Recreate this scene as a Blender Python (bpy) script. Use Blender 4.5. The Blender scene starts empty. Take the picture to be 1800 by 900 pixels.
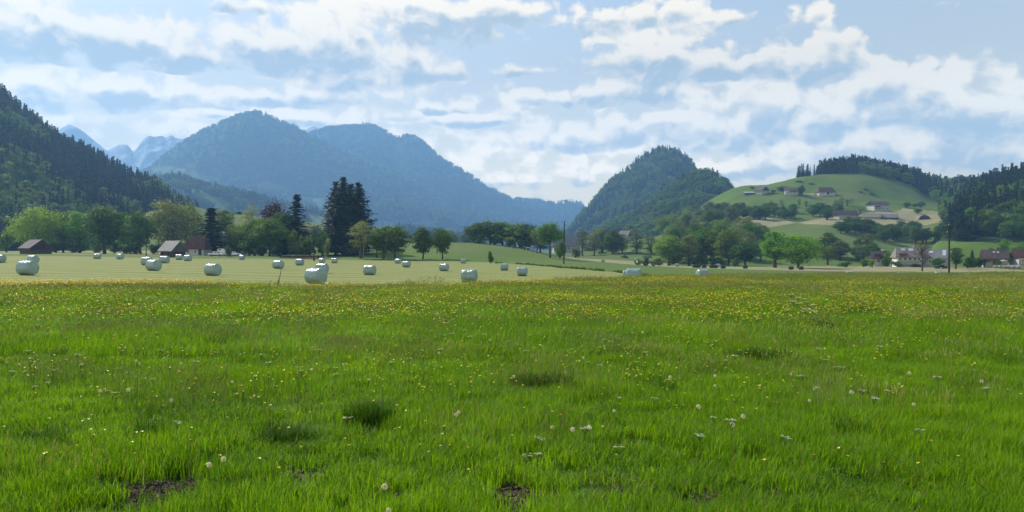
import bpy, math, random
import numpy as np
from mathutils import Vector, Matrix
R = math.radians
random.seed(7); rng = np.random.default_rng(7)
SC = bpy.context.scene
COL = SC.collection
F = 1386.0          # focal length in photo pixels (1800 px wide photograph)
HOR = 437.0         # horizon row
# ------------------------------------------------------------------ camera, world, sun
cam = bpy.data.cameras.new('camera'); co = bpy.data.objects.new('camera', cam); COL.objects.link(co)
cam.sensor_width = 36.0; cam.lens = 36.0 * F / 1800.0
cam.shift_y = -(450.0 - HOR) / 1800.0
cam.clip_start = 0.1; cam.clip_end = 20000
co.location = (0, 0, 0); co.rotation_euler = (R(90), 0, 0)
SC.camera = co
SUN_AZ, SUN_EL = -43.0, 38.0
SV = Vector((math.sin(R(SUN_AZ)) * math.cos(R(SUN_EL)), math.cos(R(SUN_AZ)) * math.cos(R(SUN_EL)), math.sin(R(SUN_EL))))
sl = bpy.data.lights.new('sun', 'SUN'); so = bpy.data.objects.new('sun', sl); COL.objects.link(so)
sl.energy = 4.6; sl.angle = R(0.5); sl.color = (1.0, 0.94, 0.84)
so.rotation_euler = SV.to_track_quat('Z', 'Y').to_euler(); so.location = (-50, 40, 60)
SC.view_settings.view_transform = 'Standard'; SC.view_settings.look = 'None'
SC.view_settings.gamma = 1.0; SC.view_settings.use_curve_mapping = False
SC.view_settings.exposure = 0.65
SC.cycles.max_bounces = 6; SC.cycles.diffuse_bounces = 2; SC.cycles.glossy_bounces = 2
SC.cycles.transmission_bounces = 3; SC.cycles.volume_bounces = 0; SC.cycles.transparent_max_bounces = 8
SC.cycles.use_denoising = True

class NT:
    """tiny helper round a node tree"""
    def __init__(s, tree):
        s.t = tree; s.n = tree.nodes; s.l = tree.links
    def new(s, ty, **kw):
        nd = s.n.new(ty)
        for k, v in kw.items():
            if k.startswith('i_'):
                nd.inputs[int(k[2:])].default_value = v
            else:
                setattr(nd, k, v)
        return nd
    def link(s, a, b): s.l.new(a, b)
    def put(s, val, sock):
        if hasattr(val, 'is_output') or hasattr(val, 'links'): s.l.new(val, sock)
        else: sock.default_value = val
    def math(s, op, a, b=0.0, c=None, clamp=False):
        nd = s.n.new('ShaderNodeMath'); nd.operation = op; nd.use_clamp = clamp
        s.put(a, nd.inputs[0]); s.put(b, nd.inputs[1])
        if c is not None: s.put(c, nd.inputs[2])
        return nd.outputs[0]
    def mix(s, f, a, b, mode='MIX'):
        nd = s.n.new('ShaderNodeMix'); nd.data_type = 'RGBA'; nd.blend_type = mode
        s.put(f, nd.inputs[0]); s.put(a, nd.inputs[6]); s.put(b, nd.inputs[7])
        return nd.outputs[2]
    def noise(s, vec, scale, detail=4, rough=.55, dist=0.0):
        nd = s.n.new('ShaderNodeTexNoise'); nd.inputs['Scale'].default_value = scale
        nd.inputs['Detail'].default_value = detail; nd.inputs['Roughness'].default_value = rough
        nd.inputs['Distortion'].default_value = dist
        if vec is not None: s.l.new(vec, nd.inputs['Vector'])
        return nd.outputs['Fac']
    def ramp(s, f, lo, hi):
        nd = s.n.new('ShaderNodeMapRange'); nd.interpolation_type = 'SMOOTHSTEP'
        s.put(f, nd.inputs[0]); nd.inputs[1].default_value = lo; nd.inputs[2].default_value = hi
        return nd.outputs[0]

W = bpy.data.worlds.new('World'); SC.world = W; W.use_nodes = True
w = NT(W.node_tree); w.n.clear()
sky = w.new('ShaderNodeTexSky', sky_type='NISHITA', sun_disc=False)
sky.sun_elevation = R(SUN_EL); sky.sun_rotation = R(SUN_AZ); sky.altitude = 500; sky.air_density = 1.0
sky.dust_density = 1.2; sky.ozone_density = 2.0
SKY_STRENGTH = 0.10
tc = w.new('ShaderNodeTexCoord'); sep = w.new('ShaderNodeSeparateXYZ'); w.link(tc.outputs['Generated'], sep.inputs[0])
az = w.math('MULTIPLY', w.math('ARCTAN2', sep.outputs[0], sep.outputs[1]), F)
el = w.math('MULTIPLY', w.math('ARCSINE', sep.outputs[2]), F)
uv = w.new('ShaderNodeCombineXYZ'); w.link(az, uv.inputs[0]); w.link(el, uv.inputs[1])
def toUV(px, py):
    a = math.atan((px - 900) / F); e = math.atan((HOR - py) * math.cos(a) / F)
    return a * F, e * F
# cumulus banks: direction (px,py of the photograph turned into azimuth / elevation), half sizes, weight
CLOUDS = [(110,55,230,55,1),(40,30,150,40,.7),(200,80,190,32,.8),(330,70,90,22,.5),(285,92,85,26,.8),(430,8,75,17,.8),
 (490,85,150,40,.9),(590,65,170,48,1),(730,35,200,48,1),(650,112,190,38,.9),(770,22,170,34,.9),(900,14,90,30,.9),(775,122,75,18,.7),
 (190,158,210,30,.9),(70,168,120,30,.8),(330,172,130,22,.7),(480,168,140,16,.7),(610,140,110,26,.8),(365,200,50,9,.9),
 (520,210,100,14,.8),(700,201,45,12,.9),(780,188,52,14,1),(830,212,100,12,.7),(925,127,70,11,.9),
 (1080,32,110,32,1.1),(1180,22,80,24,.9),(1110,92,90,45,1.1),(1180,110,90,50,1),(1215,45,70,24,.8),(1290,28,42,13,.8),(1120,140,90,25,.9),
 (1415,24,52,28,.9),(1474,78,46,48,1.1),(1330,108,130,34,1.1),(1430,118,100,36,1.1),(1085,165,170,22,.8),(960,172,90,14,.6),
 (1330,178,130,42,1),(1430,205,170,44,1),(1570,150,95,40,1.1),(1640,178,110,55,1.1),(1745,200,110,60,1.05),(1790,160,70,18,.8),
 (1280,235,210,36,.7),(1000,242,160,28,.75),(1150,222,150,30,.9),(1500,262,260,34,.9),(1720,275,190,30,.7),(1330,295,240,20,.6),(920,320,80,13,.5),
 (560,235,420,45,.5),(640,165,260,40,.45),(900,200,200,40,.4),(640,300,500,60,.35),(1100,300,500,60,.4),(300,240,400,40,.35)]
acc = None; low = None; acc2 = None
wn = w.new('ShaderNodeTexNoise'); wn.inputs['Scale'].default_value = .012; wn.inputs['Detail'].default_value = 3
w.link(uv.outputs[0], wn.inputs['Vector'])
wv = w.new('ShaderNodeVectorMath', operation='MULTIPLY_ADD'); w.link(wn.outputs['Color'], wv.inputs[0])
wv.inputs[1].default_value = (56, 26, 0); w.link(uv.outputs[0], wv.inputs[2])
for (px, py, rx, ry, wt) in CLOUDS:
    u, v = toUV(px, py)
    mp = w.new('ShaderNodeMapping', vector_type='TEXTURE')
    mp.inputs['Location'].default_value = (u + 28, v + 13, 35*0); mp.inputs['Scale'].default_value = (rx * 1.25, ry * 1.35, 1e6)
    w.link(wv.outputs[0], mp.inputs['Vector'])
    g = w.new('ShaderNodeTexGradient', gradient_type='SPHERICAL'); w.link(mp.outputs[0], g.inputs[0])
    gw = w.math('MULTIPLY', g.outputs['Fac'], wt); g2 = w.math('MULTIPLY', gw, gw); sy_ = w.new('ShaderNodeSeparateXYZ'); w.link(mp.outputs[0], sy_.inputs[0])
    acc = gw if acc is None else w.math('ADD', gw, acc)
    low = w.math('MULTIPLY', g2, sy_.outputs[1]) if low is None else w.math('MULTIPLY_ADD', g2, sy_.outputs[1], low)
    acc2 = g2 if acc2 is None else w.math('ADD', g2, acc2)
def cloudnoise(off, det):
    ad = w.new('ShaderNodeVectorMath', operation='MULTIPLY_ADD'); w.link(wv.outputs[0], ad.inputs[0])
    ad.inputs[1].default_value = (1.0, 1.3, 1); ad.inputs[2].default_value = off
    q = w.new('ShaderNodeTexNoise'); q.noise_dimensions = '2D'; q.inputs['Scale'].default_value = .017; q.inputs['Detail'].default_value = det; q.inputs['Roughness'].default_value = .54
    w.link(ad.outputs[0], q.inputs['Vector'])
    vo = w.new('ShaderNodeTexVoronoi'); vo.voronoi_dimensions = '2D'; vo.feature = 'F1'; vo.inputs['Scale'].default_value = .021; vo.inputs['Detail'].default_value = 2.5; vo.inputs['Roughness'].default_value = .5
    w.link(ad.outputs[0], vo.inputs['Vector'])
    bil = w.math('SUBTRACT', .45, vo.outputs['Distance'])
    return w.math('ADD', w.math('MULTIPLY', w.math('SUBTRACT', q.outputs['Fac'], .5), 1.45), w.math('MULTIPLY', bil, .42))
n0 = cloudnoise((0, 0, 0), 8); n1 = cloudnoise((-8, 20, 0), 4)
accs = w.math('SUBTRACT', 1.0, w.math('EXPONENT', w.math('MULTIPLY', acc, -1.5)))
d0 = w.math('ADD', accs, n0)
d1 = w.math('ADD', accs, n1)
side = w.ramp(az, -150, 150)                                   # crisp cumulus to the right, thin layers to the left
al = w.new('ShaderNodeMapRange'); al.interpolation_type = 'SMOOTHSTEP'; w.link(d0, al.inputs[0]); w.link(w.math('MULTIPLY_ADD', side, .07, .12), al.inputs[1]); w.link(w.math('MULTIPLY_ADD', side, -.08, .62), al.inputs[2])
alpha = al.outputs[0]
shade = w.math('SUBTRACT', d1, d0)            # denser towards the light = in shade
base = w.math('DIVIDE', low, w.math('MAXIMUM', acc2, .02))      # + at the top of a cloud, - at its base
tt = w.math('MULTIPLY_ADD', base, -1.45, w.math('MULTIPLY', w.math('SUBTRACT', d0, .60), .75))
thick = w.ramp(w.math('MULTIPLY_ADD', shade, .9, tt), -.16, .50)
ccol = w.mix(thick, (1.12, .92, .62, 1), (.43, .435, .40, 1))
veil = w.ramp(el, 600, 60)       # thin high haze growing towards the horizon
veil2 = w.math('MULTIPLY_ADD', veil, .84, .08)
alpha2 = w.math('SUBTRACT', 1.0, w.math('MULTIPLY', w.math('SUBTRACT', 1.0, alpha), w.math('SUBTRACT', 1.0, veil2)))
gain = w.math('MULTIPLY_ADD', w.ramp(el, 330, 120), .95, 1.0)     # the low sky is brighter behind the deeper air
ccol2 = w.mix(alpha, (.84, .70, .42, 1), ccol)
b1 = w.new('ShaderNodeBackground'); b2 = w.new('ShaderNodeBackground')
w.link(sky.outputs[0], b1.inputs[0]); b1.inputs[1].default_value = SKY_STRENGTH
w.link(ccol2, b2.inputs[0]); w.link(gain, b2.inputs[1])
ms = w.new('ShaderNodeMixShader'); w.link(alpha2, ms.inputs[0]); w.link(b1.outputs[0], ms.inputs[1]); w.link(b2.outputs[0], ms.inputs[2])
wo = w.new('ShaderNodeOutputWorld'); w.link(ms.outputs[0], wo.inputs[0])
W.cycles.sampling_method = 'MANUAL'; W.cycles.sample_map_resolution = 512

# ------------------------------------------------------------------ numeric helpers
def pchip(x, y, xq):
    x = np.asarray(x, float); y = np.asarray(y, float); xq = np.clip(xq, x[0], x[-1])
    h = np.diff(x); d = np.diff(y) / h; m = np.zeros_like(y)
    for i in range(1, len(x) - 1):
        if d[i-1] * d[i] > 0:
            w1 = 2*h[i] + h[i-1]; w2 = h[i] + 2*h[i-1]; m[i] = (w1 + w2) / (w1/d[i-1] + w2/d[i])
    m[0] = d[0]; m[-1] = d[-1]
    i = np.clip(np.searchsorted(x, xq) - 1, 0, len(x) - 2); t = (xq - x[i]) / h[i]
    return ((1+2*t)*(1-t)**2*y[i] + t*(1-t)**2*h[i]*m[i] + t*t*(3-2*t)*y[i+1] + t*t*(t-1)*h[i]*m[i+1])
_perm = rng.random((256, 256))
def vnoise(x, y):
    xi = np.floor(x).astype(int); yi = np.floor(y).astype(int); fx = x - xi; fy = y - yi
    fx = fx*fx*(3-2*fx); fy = fy*fy*(3-2*fy)
    a = _perm[xi & 255, yi & 255]; b = _perm[(xi+1) & 255, yi & 255]; c = _perm[xi & 255, (yi+1) & 255]; d = _perm[(xi+1) & 255, (yi+1) & 255]
    return (a*(1-fx) + b*fx)*(1-fy) + (c*(1-fx) + d*fx)*fy - .5
def fbm(x, y, o=4, g=.5):
    s = 0; a = 1.0
    for k in range(o): s = s + a * vnoise(x * 2**k + 17*k, y * 2**k + 31*k); a *= g
    return s
def sstep(a, b, x):
    t = np.clip((x - a) / (b - a), 0, 1); return t*t*(3-2*t)
def inpoly(px, py, poly):
    r = np.zeros(np.shape(px), bool); n = len(poly)
    for i in range(n):
        x1, y1 = poly[i]; x2, y2 = poly[(i+1) % n]
        if y1 == y2: continue
        c = ((y1 > py) != (y2 > py)) & (px < (x2-x1)*(py-y1)/(y2-y1) + x1)
        r ^= c
    return r
class Surf:
    """height surface z(px, Y): rows of (depth, heights at the columns)"""
    def __init__(s, cols, rows, noise=None, npx=500, nY=400):
        s.p0, s.p1 = cols[0], cols[-1]
        s.ps = np.linspace(s.p0, s.p1, npx); Ys = np.array([r[0] for r in rows], float)
        A = np.array([pchip(cols, r[1], s.ps) for r in rows])
        t = np.linspace(0, 1, nY); s.Y0, s.Y1 = Ys[0], Ys[-1]
        s.Ys = s.Y0 + (s.Y1 - s.Y0) * t**1.5 if s.Y0 < 10 else s.Y0 + (s.Y1 - s.Y0) * t
        s.pw = 1.5 if s.Y0 < 10 else 1.0
        s.Z = np.stack([pchip(Ys, A[:, i], s.Ys) for i in range(npx)], 1)
        if noise is not None:
            P, Yg = np.meshgrid(s.ps, s.Ys); s.Z = s.Z + noise((P - 900)/F*Yg, Yg, P)
    def z(s, X, Y):
        X = np.asarray(X, float); Y = np.asarray(Y, float)
        p = 900 + F * X / np.maximum(Y, 1.0)
        fi = np.clip((p - s.p0)/(s.p1 - s.p0), 0, 1) * (len(s.ps) - 1)
        fj = np.clip((Y - s.Y0)/(s.Y1 - s.Y0), 0, 1) ** (1/s.pw) * (len(s.Ys) - 1)
        i = np.minimum(fi.astype(int), len(s.ps) - 2); j = np.minimum(fj.astype(int), len(s.Ys) - 2)
        a = fi - i; b = fj - j
        return (s.Z[j, i]*(1-a) + s.Z[j, i+1]*a)*(1-b) + (s.Z[j+1, i]*(1-a) + s.Z[j+1, i+1]*a)*b

def tag(o, label=None, cat=None, group=None, kind=None):
    if label: o['label'] = label
    if cat: o['category'] = cat
    if group: o['group'] = group
    if kind: o['kind'] = kind
    return o
def npmesh(name, V, Fq, attr=None, smooth=False, mats=(), midx=None):
    """V (n,3); Fq list of (k,m) int arrays of faces with m corners"""
    me = bpy.data.meshes.new(name)
    V = np.asarray(V, np.float32)
    me.vertices.add(len(V)); me.vertices.foreach_set('co', V.ravel())
    if not isinstance(Fq, (list, tuple)): Fq = [Fq]
    Fq = [np.asarray(f, np.int32) for f in Fq if len(f)]
    nl = sum(f.size for f in Fq); npoly = sum(len(f) for f in Fq)
    me.loops.add(nl); me.loops.foreach_set('vertex_index', np.concatenate([f.ravel() for f in Fq]))
    me.polygons.add(npoly)
    st = []; o = 0
    for f in Fq:
        st.append(o + np.arange(len(f)) * f.shape[1]); o += f.size
    me.polygons.foreach_set('loop_start', np.concatenate(st).astype(np.int32))
    if midx is not None: me.polygons.foreach_set('material_index', np.asarray(midx, np.int32))
    me.polygons.foreach_set('use_smooth', np.full(npoly, bool(smooth)))
    for m in mats: me.materials.append(m)
    if attr:
        for k, v in attr.items():
            v = np.asarray(v, np.float32)
            if v.ndim == 1: a = me.attributes.new(k, 'FLOAT', 'POINT'); a.data.foreach_set('value', v)
            elif v.shape[1] == 3: a = me.attributes.new(k, 'FLOAT_VECTOR', 'POINT'); a.data.foreach_set('vector', v.ravel())
            else: a = me.attributes.new(k, 'FLOAT_COLOR', 'POINT'); a.data.foreach_set('color', v.ravel())
    me.update(); me.validate()
    return me
def link(name, me, parent=None):
    o = bpy.data.objects.new(name, me); COL.objects.link(o)
    if parent: o.parent = parent
    return o
def empty(name, loc, rz=0.0):
    o = bpy.data.objects.new(name, None); COL.objects.link(o); o.location = loc; o.rotation_euler = (0, 0, rz)
    o.empty_display_size = .2
    return o

# ------------------------------------------------------------------ materials
def mat(name, col, rough=.8, vary=0.0, scale=5.0, spec=.3, metal=0.0, bump=0.0, bscale=20.0, col2=None, objrand=0.0, transl=0.0):
    m = bpy.data.materials.new(name); m.use_nodes = True; n = NT(m.node_tree); bs = n.n['Principled BSDF']
    c = (*col, 1); tcn = n.new('ShaderNodeTexCoord'); v = tcn.outputs['Object']
    out = None
    if vary or col2:
        f = n.noise(v, scale, 5, .6)
        c2 = (*col2, 1) if col2 else tuple(x*(1-vary) for x in col) + (1,)
        c1 = c if col2 else tuple(min(1, x*(1+vary)) for x in col) + (1,)
        out = n.mix(n.ramp(f, .35, .65), c2, c1)
    if objrand:
        oi = n.new('ShaderNodeObjectInfo')
        k = n.math('MULTIPLY_ADD', oi.outputs['Random'], 2*objrand, 1 - objrand)
        h = n.new('ShaderNodeHueSaturation'); n.link(k, h.inputs['Value'])
        r2 = n.math('FRACT', n.math('MULTIPLY', oi.outputs['Random'], 17.3))
        n.link(n.math('MULTIPLY_ADD', r2, .05, .475), h.inputs['Hue'])
        if out is None: h.inputs['Color'].default_value = c
        else: n.link(out, h.inputs['Color'])
        out = h.outputs[0]
    if out is not None: n.link(out, bs.inputs['Base Color'])
    else: bs.inputs['Base Color'].default_value = c
    bs.inputs['Roughness'].default_value = rough; bs.inputs['Metallic'].default_value = metal
    bs.inputs['Specular IOR Level'].default_value = spec
    if bump:
        b = n.new('ShaderNodeBump'); b.inputs['Strength'].default_value = bump; b.inputs['Distance'].default_value = .03
        n.link(n.noise(v, bscale, 4), b.inputs['Height']); n.link(b.outputs[0], bs.inputs['Normal'])
    if transl:
        t = n.new('ShaderNodeBsdfTranslucent'); 
        if out is not None:
            tm = n.mix(1.0, out, (1.45, 1.35, .5, 1), 'MULTIPLY'); n.link(tm, t.inputs[0])
        else: t.inputs[0].default_value = (col[0]*1.45, col[1]*1.35, col[2]*.5, 1)
        x = n.new('ShaderNodeMixShader'); x.inputs[0].default_value = transl
        n.link(bs.outputs[0], x.inputs[1]); n.link(t.outputs[0], x.inputs[2])
        n.link(x.outputs[0], n.n['Material Output'].inputs[0])
    return m
M = {}
M['bark'] = mat('bark', (.075, .055, .04), .9, .35, 3)
M['leaf'] = mat('leaf', (.11, .195, .030), .6, .25, .35, objrand=.22, transl=.40, spec=.06)
M['leaf_bright'] = mat('leaf_bright', (.17, .31, .022), .6, .2, .35, objrand=.12, transl=.42, spec=.06)
M['leaf_dark'] = mat('leaf_dark', (.070, .14, .020), .6, .25, .35, objrand=.15, transl=.34, spec=.06)
M['leaf_pale'] = mat('leaf_pale', (.19, .24, .085), .65, .2, .35, objrand=.15, transl=.3, spec=.06)
M['leaf_grey'] = mat('leaf_grey', (.13, .17, .065), .7, .25, .35, objrand=.2, transl=.25, spec=.06)
M['copper'] = mat('copper_leaf', (.055, .022, .025), .6, .25, .4, objrand=.1, transl=.2, spec=.06)
M['blossom'] = mat('brown_bud_leaf', (.14, .10, .07), .8, .2, .4, objrand=.2, transl=.15, spec=.06)
M['needle'] = mat('needle', (.020, .042, .020), .7, .3, .5, objrand=.25, transl=.08, spec=.06)
M['needle_far'] = mat('needle_hill', (.014, .034, .014), .7, .3, .5, objrand=.3, transl=.08, spec=.06)  # darkened base colour carries the shade of slopes turned from the sun
M['leaf_hill'] = mat('leaf_hill', (.105, .185, .03), .6, .3, .2, objrand=.35, transl=.36, spec=.06)
def blade_mat(name, lo, hi, spec=.35, tr=.42):
    m = bpy.data.materials.new(name); m.use_nodes = True; n = NT(m.node_tree); bs = n.n['Principled BSDF']
    at = n.new('ShaderNodeAttribute', attribute_name='tint')
    oi = n.new('ShaderNodeObjectInfo'); g = n.new('ShaderNodeNewGeometry')
    big = n.noise(g.outputs['Position'], .35, 3)
    k = n.math('MULTIPLY_ADD', oi.outputs['Random'], .3, n.math('MULTIPLY', at.outputs['Fac'], .55))
    k = n.math('ADD', k, n.math('MULTIPLY', n.math('SUBTRACT', big, .5), .9), clamp=True)
    c = n.mix(k, (*lo, 1), (*hi, 1))
    dry = n.ramp(at.outputs['Fac'], .93, .97)
    c = n.mix(dry, c, (.30, .27, .12, 1))
    n.link(c, bs.inputs['Base Color']); bs.inputs['Roughness'].default_value = .5; bs.inputs['Specular IOR Level'].default_value = spec
    t = n.new('ShaderNodeBsdfTranslucent'); n.link(n.mix(1.0, c, (1.5, 1.45, .35, 1), 'MULTIPLY'), t.inputs[0])
    x = n.new('ShaderNodeMixShader'); x.inputs[0].default_value = tr
    n.link(bs.outputs[0], x.inputs[1]); n.link(t.outputs[0], x.inputs[2]); n.link(x.outputs[0], n.n['Material Output'].inputs[0])
    return m
M['blade'] = blade_mat('grass_blade', (.050, .148, .004), (.245, .42, .014), .10, .52)
M['blade_dark'] = blade_mat('dark_grass_blade', (.020, .07, .004), (.07, .17, .010), .12, .4)
M['blade_far'] = blade_mat('far_grass_blade', (.085, .19, .012), (.24, .38, .03), .08, .5)
M['herb'] = blade_mat('herb_leaf', (.07, .15, .012), (.13, .25, .02), .12, .4)
M['seed'] = mat('grass_seed_head', (.33, .37, .12), .8, .2, 4, objrand=.15, transl=.4)
M['yellow'] = mat('buttercup_petal', (.70, .56, .015), .35, .1, 30, objrand=.15, transl=.25)
M['whitefl'] = mat('white_floret', (.62, .64, .52), .8, .1, 30, transl=.3)
M['fluff'] = mat('dandelion_fluff', (.64, .64, .60), .9, .2, 120, transl=.4)
M['stem'] = mat('flower_stem', (.09, .17, .03), .6, transl=.2)
M['rustfl'] = mat('rust_seed_head', (.12, .055, .025), .8, .3, 4, transl=.15)
def bale_mat(name, col, rough, spec):
    m = mat(name, col, rough, .06, 3, spec=spec); n = NT(m.node_tree); bs = n.n['Principled BSDF']
    tcn = n.new('ShaderNodeTexCoord'); wv = n.new('ShaderNodeTexWave'); wv.wave_type = 'BANDS'; wv.bands_direction = 'X'
    n.link(tcn.outputs['Object'], wv.inputs[0]); wv.inputs['Scale'].default_value = 3; wv.inputs['Distortion'].default_value = 5; wv.inputs['Detail'].default_value = 4
    wv.inputs['Detail Scale'].default_value = 2.5
    b = n.new('ShaderNodeBump'); b.inputs['Strength'].default_value = .35; b.inputs['Distance'].default_value = .04
    n.link(wv.outputs['Fac'], b.inputs['Height']); n.link(b.outputs[0], bs.inputs['Normal'])
    return m
M['film'] = bale_mat('pale_green_film', (.25, .35, .32), .22, .8)
M['film_black'] = bale_mat('black_film', (.018, .022, .020), .35, .5)
M['wood_dark'] = mat('weathered_dark_wood', (.075, .052, .04), .85, .35, 2)
M['wood_grey'] = mat('weathered_grey_wood', (.17, .15, .125), .85, .3, 2)
M['roof_dark'] = mat('dark_shingle', (.075, .058, .055), .8, .3, 1.5)
M['roof_grey'] = mat('grey_roof', (.17, .165, .16), .7, .2, 1.5)
M['roof_red'] = mat('red_tile', (.085, .036, .028), .8, .3, 1.2)
M['roof_brown'] = mat('brown_tile', (.085, .060, .050), .8, .25, 1.2)
M['roof_pale'] = mat('pale_tile', (.20, .172, .150), .8, .2, 1.2)
M['plaster'] = mat('white_plaster', (.50, .49, .46), .9, .06, 1)
M['plaster_bright'] = mat('fresh_white_plaster', (.70, .69, .66), .9, .06, 1)
M['plaster2'] = mat('cream_plaster', (.38, .355, .31), .9, .06, 1)
M['wood_house'] = mat('brown_cladding', (.14, .075, .045), .8, .25, 2)
M['glass'] = mat('window_glass', (.02, .025, .03), .15, spec=.6)
M['solar'] = mat('solar_panel', (.45, .5, .55), .15, spec=.9)
M['frame'] = mat('white_frame', (.7, .7, .68), .6)
M['pole'] = mat('tarred_pole', (.035, .026, .02), .85, .3, 4)
M['metal'] = mat('grey_metal', (.3, .3, .3), .5, metal=.6)
M['wire'] = mat('dull_wire', (.16, .17, .18), .6)
M['tyre'] = mat('tyre_rubber', (.015, .015, .015), .8)
M['tgreen'] = mat('green_paint', (.03, .16, .06), .35, spec=.5)
M['tred'] = mat('red_paint', (.16, .03, .03), .4)
M['tyel'] = mat('yellow_paint', (.6, .35, .03), .4)
M['carwhite'] = mat('white_paint', (.75, .76, .78), .25, spec=.6)
M['carsilver'] = mat('silver_paint', (.42, .44, .46), .28, metal=.4, spec=.6)
M['horse'] = mat('dark_horse_coat', (.030, .018, .012), .6, .3, 3)
M['horse_grey'] = mat('grey_horse_coat', (.40, .39, .37), .7, .2, 3)
M['rock'] = mat('stone_block', (.33, .31, .28), .9, .35, 1.5)
M['stone_white'] = mat('pale_stone', (.62, .60, .56), .9, .2, 1.5)

def terrain_mat():
    """one ground material: land = (mown, tan, soil/road, forest floor)"""
    m = bpy.data.materials.new('terrain'); m.use_nodes = True; n = NT(m.node_tree); bs = n.n['Principled BSDF']
    g = n.new('ShaderNodeNewGeometry'); P = g.outputs['Position']
    at = n.new('ShaderNodeAttribute', attribute_name='land'); sp = n.new('ShaderNodeSeparateColor'); n.link(at.outputs['Color'], sp.inputs[0])
    e = n.noise(P, .35, 4)
    e = n.math('MULTIPLY', n.math('SUBTRACT', e, .5), .7)
    def mask(s): return n.ramp(n.math('ADD', s, e), .38, .62)
    n1 = n.noise(P, .05, 5, .6); n2 = n.noise(P, .9, 6, .65); n3 = n.noise(P, 6.0, 4, .6)
    green = n.mix(n.ramp(n1, .35, .65), (.068, .135, .013, 1), (.100, .170, .022, 1))
    green = n.mix(n.ramp(n2, .3, .7), green, (.10, .15, .022, 1))
    n4 = n.noise(P, .013, 4, .6); green = n.mix(n.math('MULTIPLY', n.ramp(n4, .42, .62), .75), green, (.120, .145, .040, 1))
    # stripes left by the mower
    mp = n.new('ShaderNodeMapping'); mp.inputs['Rotation'].default_value = (0, 0, R(-14)); n.link(P, mp.inputs[0])
    wv = n.new('ShaderNodeTexWave'); wv.bands_direction = 'Y'; n.link(mp.outputs[0], wv.inputs[0])
    wv.inputs['Scale'].default_value = .040; wv.inputs['Distortion'].default_value = 3.0; wv.inputs['Detail'].default_value = 3; wv.inputs['Detail Scale'].default_value = .6
    mown = n.mix(n.ramp(wv.outputs['Fac'], .2, .8), (.155, .198, .045, 1), (.270, .282, .090, 1))
    mown = n.mix(n.ramp(n2, .35, .7), mown, (.225, .225, .075, 1))
    mown = n.mix(n.math('MULTIPLY', n.ramp(n3, .55, .75), .6), mown, (.13, .17, .05, 1))
    tan = n.mix(n.ramp(n1, .3, .7), (.26, .235, .115, 1), (.33, .29, .155, 1))
    tan = n.mix(n.math('MULTIPLY', n.ramp(n2, .4, .7), .5), tan, (.19, .20, .085, 1))
    soil = n.mix(n.ramp(n3, .3, .7), (.055, .036, .024, 1), (.15, .11, .075, 1))
    forest = n.mix(n.ramp(n2, .3, .7), (.018, .035, .012, 1), (.035, .06, .018, 1))
    c = n.mix(mask(sp.outputs[0]), green, mown); c = n.mix(mask(sp.outputs[1]), c, tan)
    c = n.mix(mask(sp.outputs[2]), c, soil); c = n.mix(mask(at.outputs['Alpha']), c, forest)
    n.link(c, bs.inputs['Base Color']); bs.inputs['Roughness'].default_value = .95; bs.inputs['Specular IOR Level'].default_value = .1
    b = n.new('ShaderNodeBump'); b.inputs['Strength'].default_value = .5; b.inputs['Distance'].default_value = .12
    n.link(n.math('ADD', n3, n.math('MULTIPLY', n2, 1.5)), b.inputs['Height']); n.link(b.outputs[0], bs.inputs['Normal'])
    return m
M['terrain'] = terrain_mat()
def rock_mat():
    m = bpy.data.materials.new('snowy_rock'); m.use_nodes = True; n = NT(m.node_tree); bs = n.n['Principled BSDF']
    g = n.new('ShaderNodeNewGeometry'); P = g.outputs['Position']
    mp = n.new('ShaderNodeMapping'); mp.inputs['Scale'].default_value = (1, 1, .45); n.link(P, mp.inputs[0])
    f = n.noise(mp.outputs[0], .007, 8, .68); sp = n.new('ShaderNodeSeparateXYZ'); n.link(P, sp.inputs[0])
    c = n.mix(n.ramp(f, .46, .53), (.22, .23, .24, 1), (.62, .65, .70, 1))
    n.link(c, bs.inputs['Base Color']); bs.inputs['Roughness'].default_value = .9
    return m
M['snow'] = rock_mat()

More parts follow.
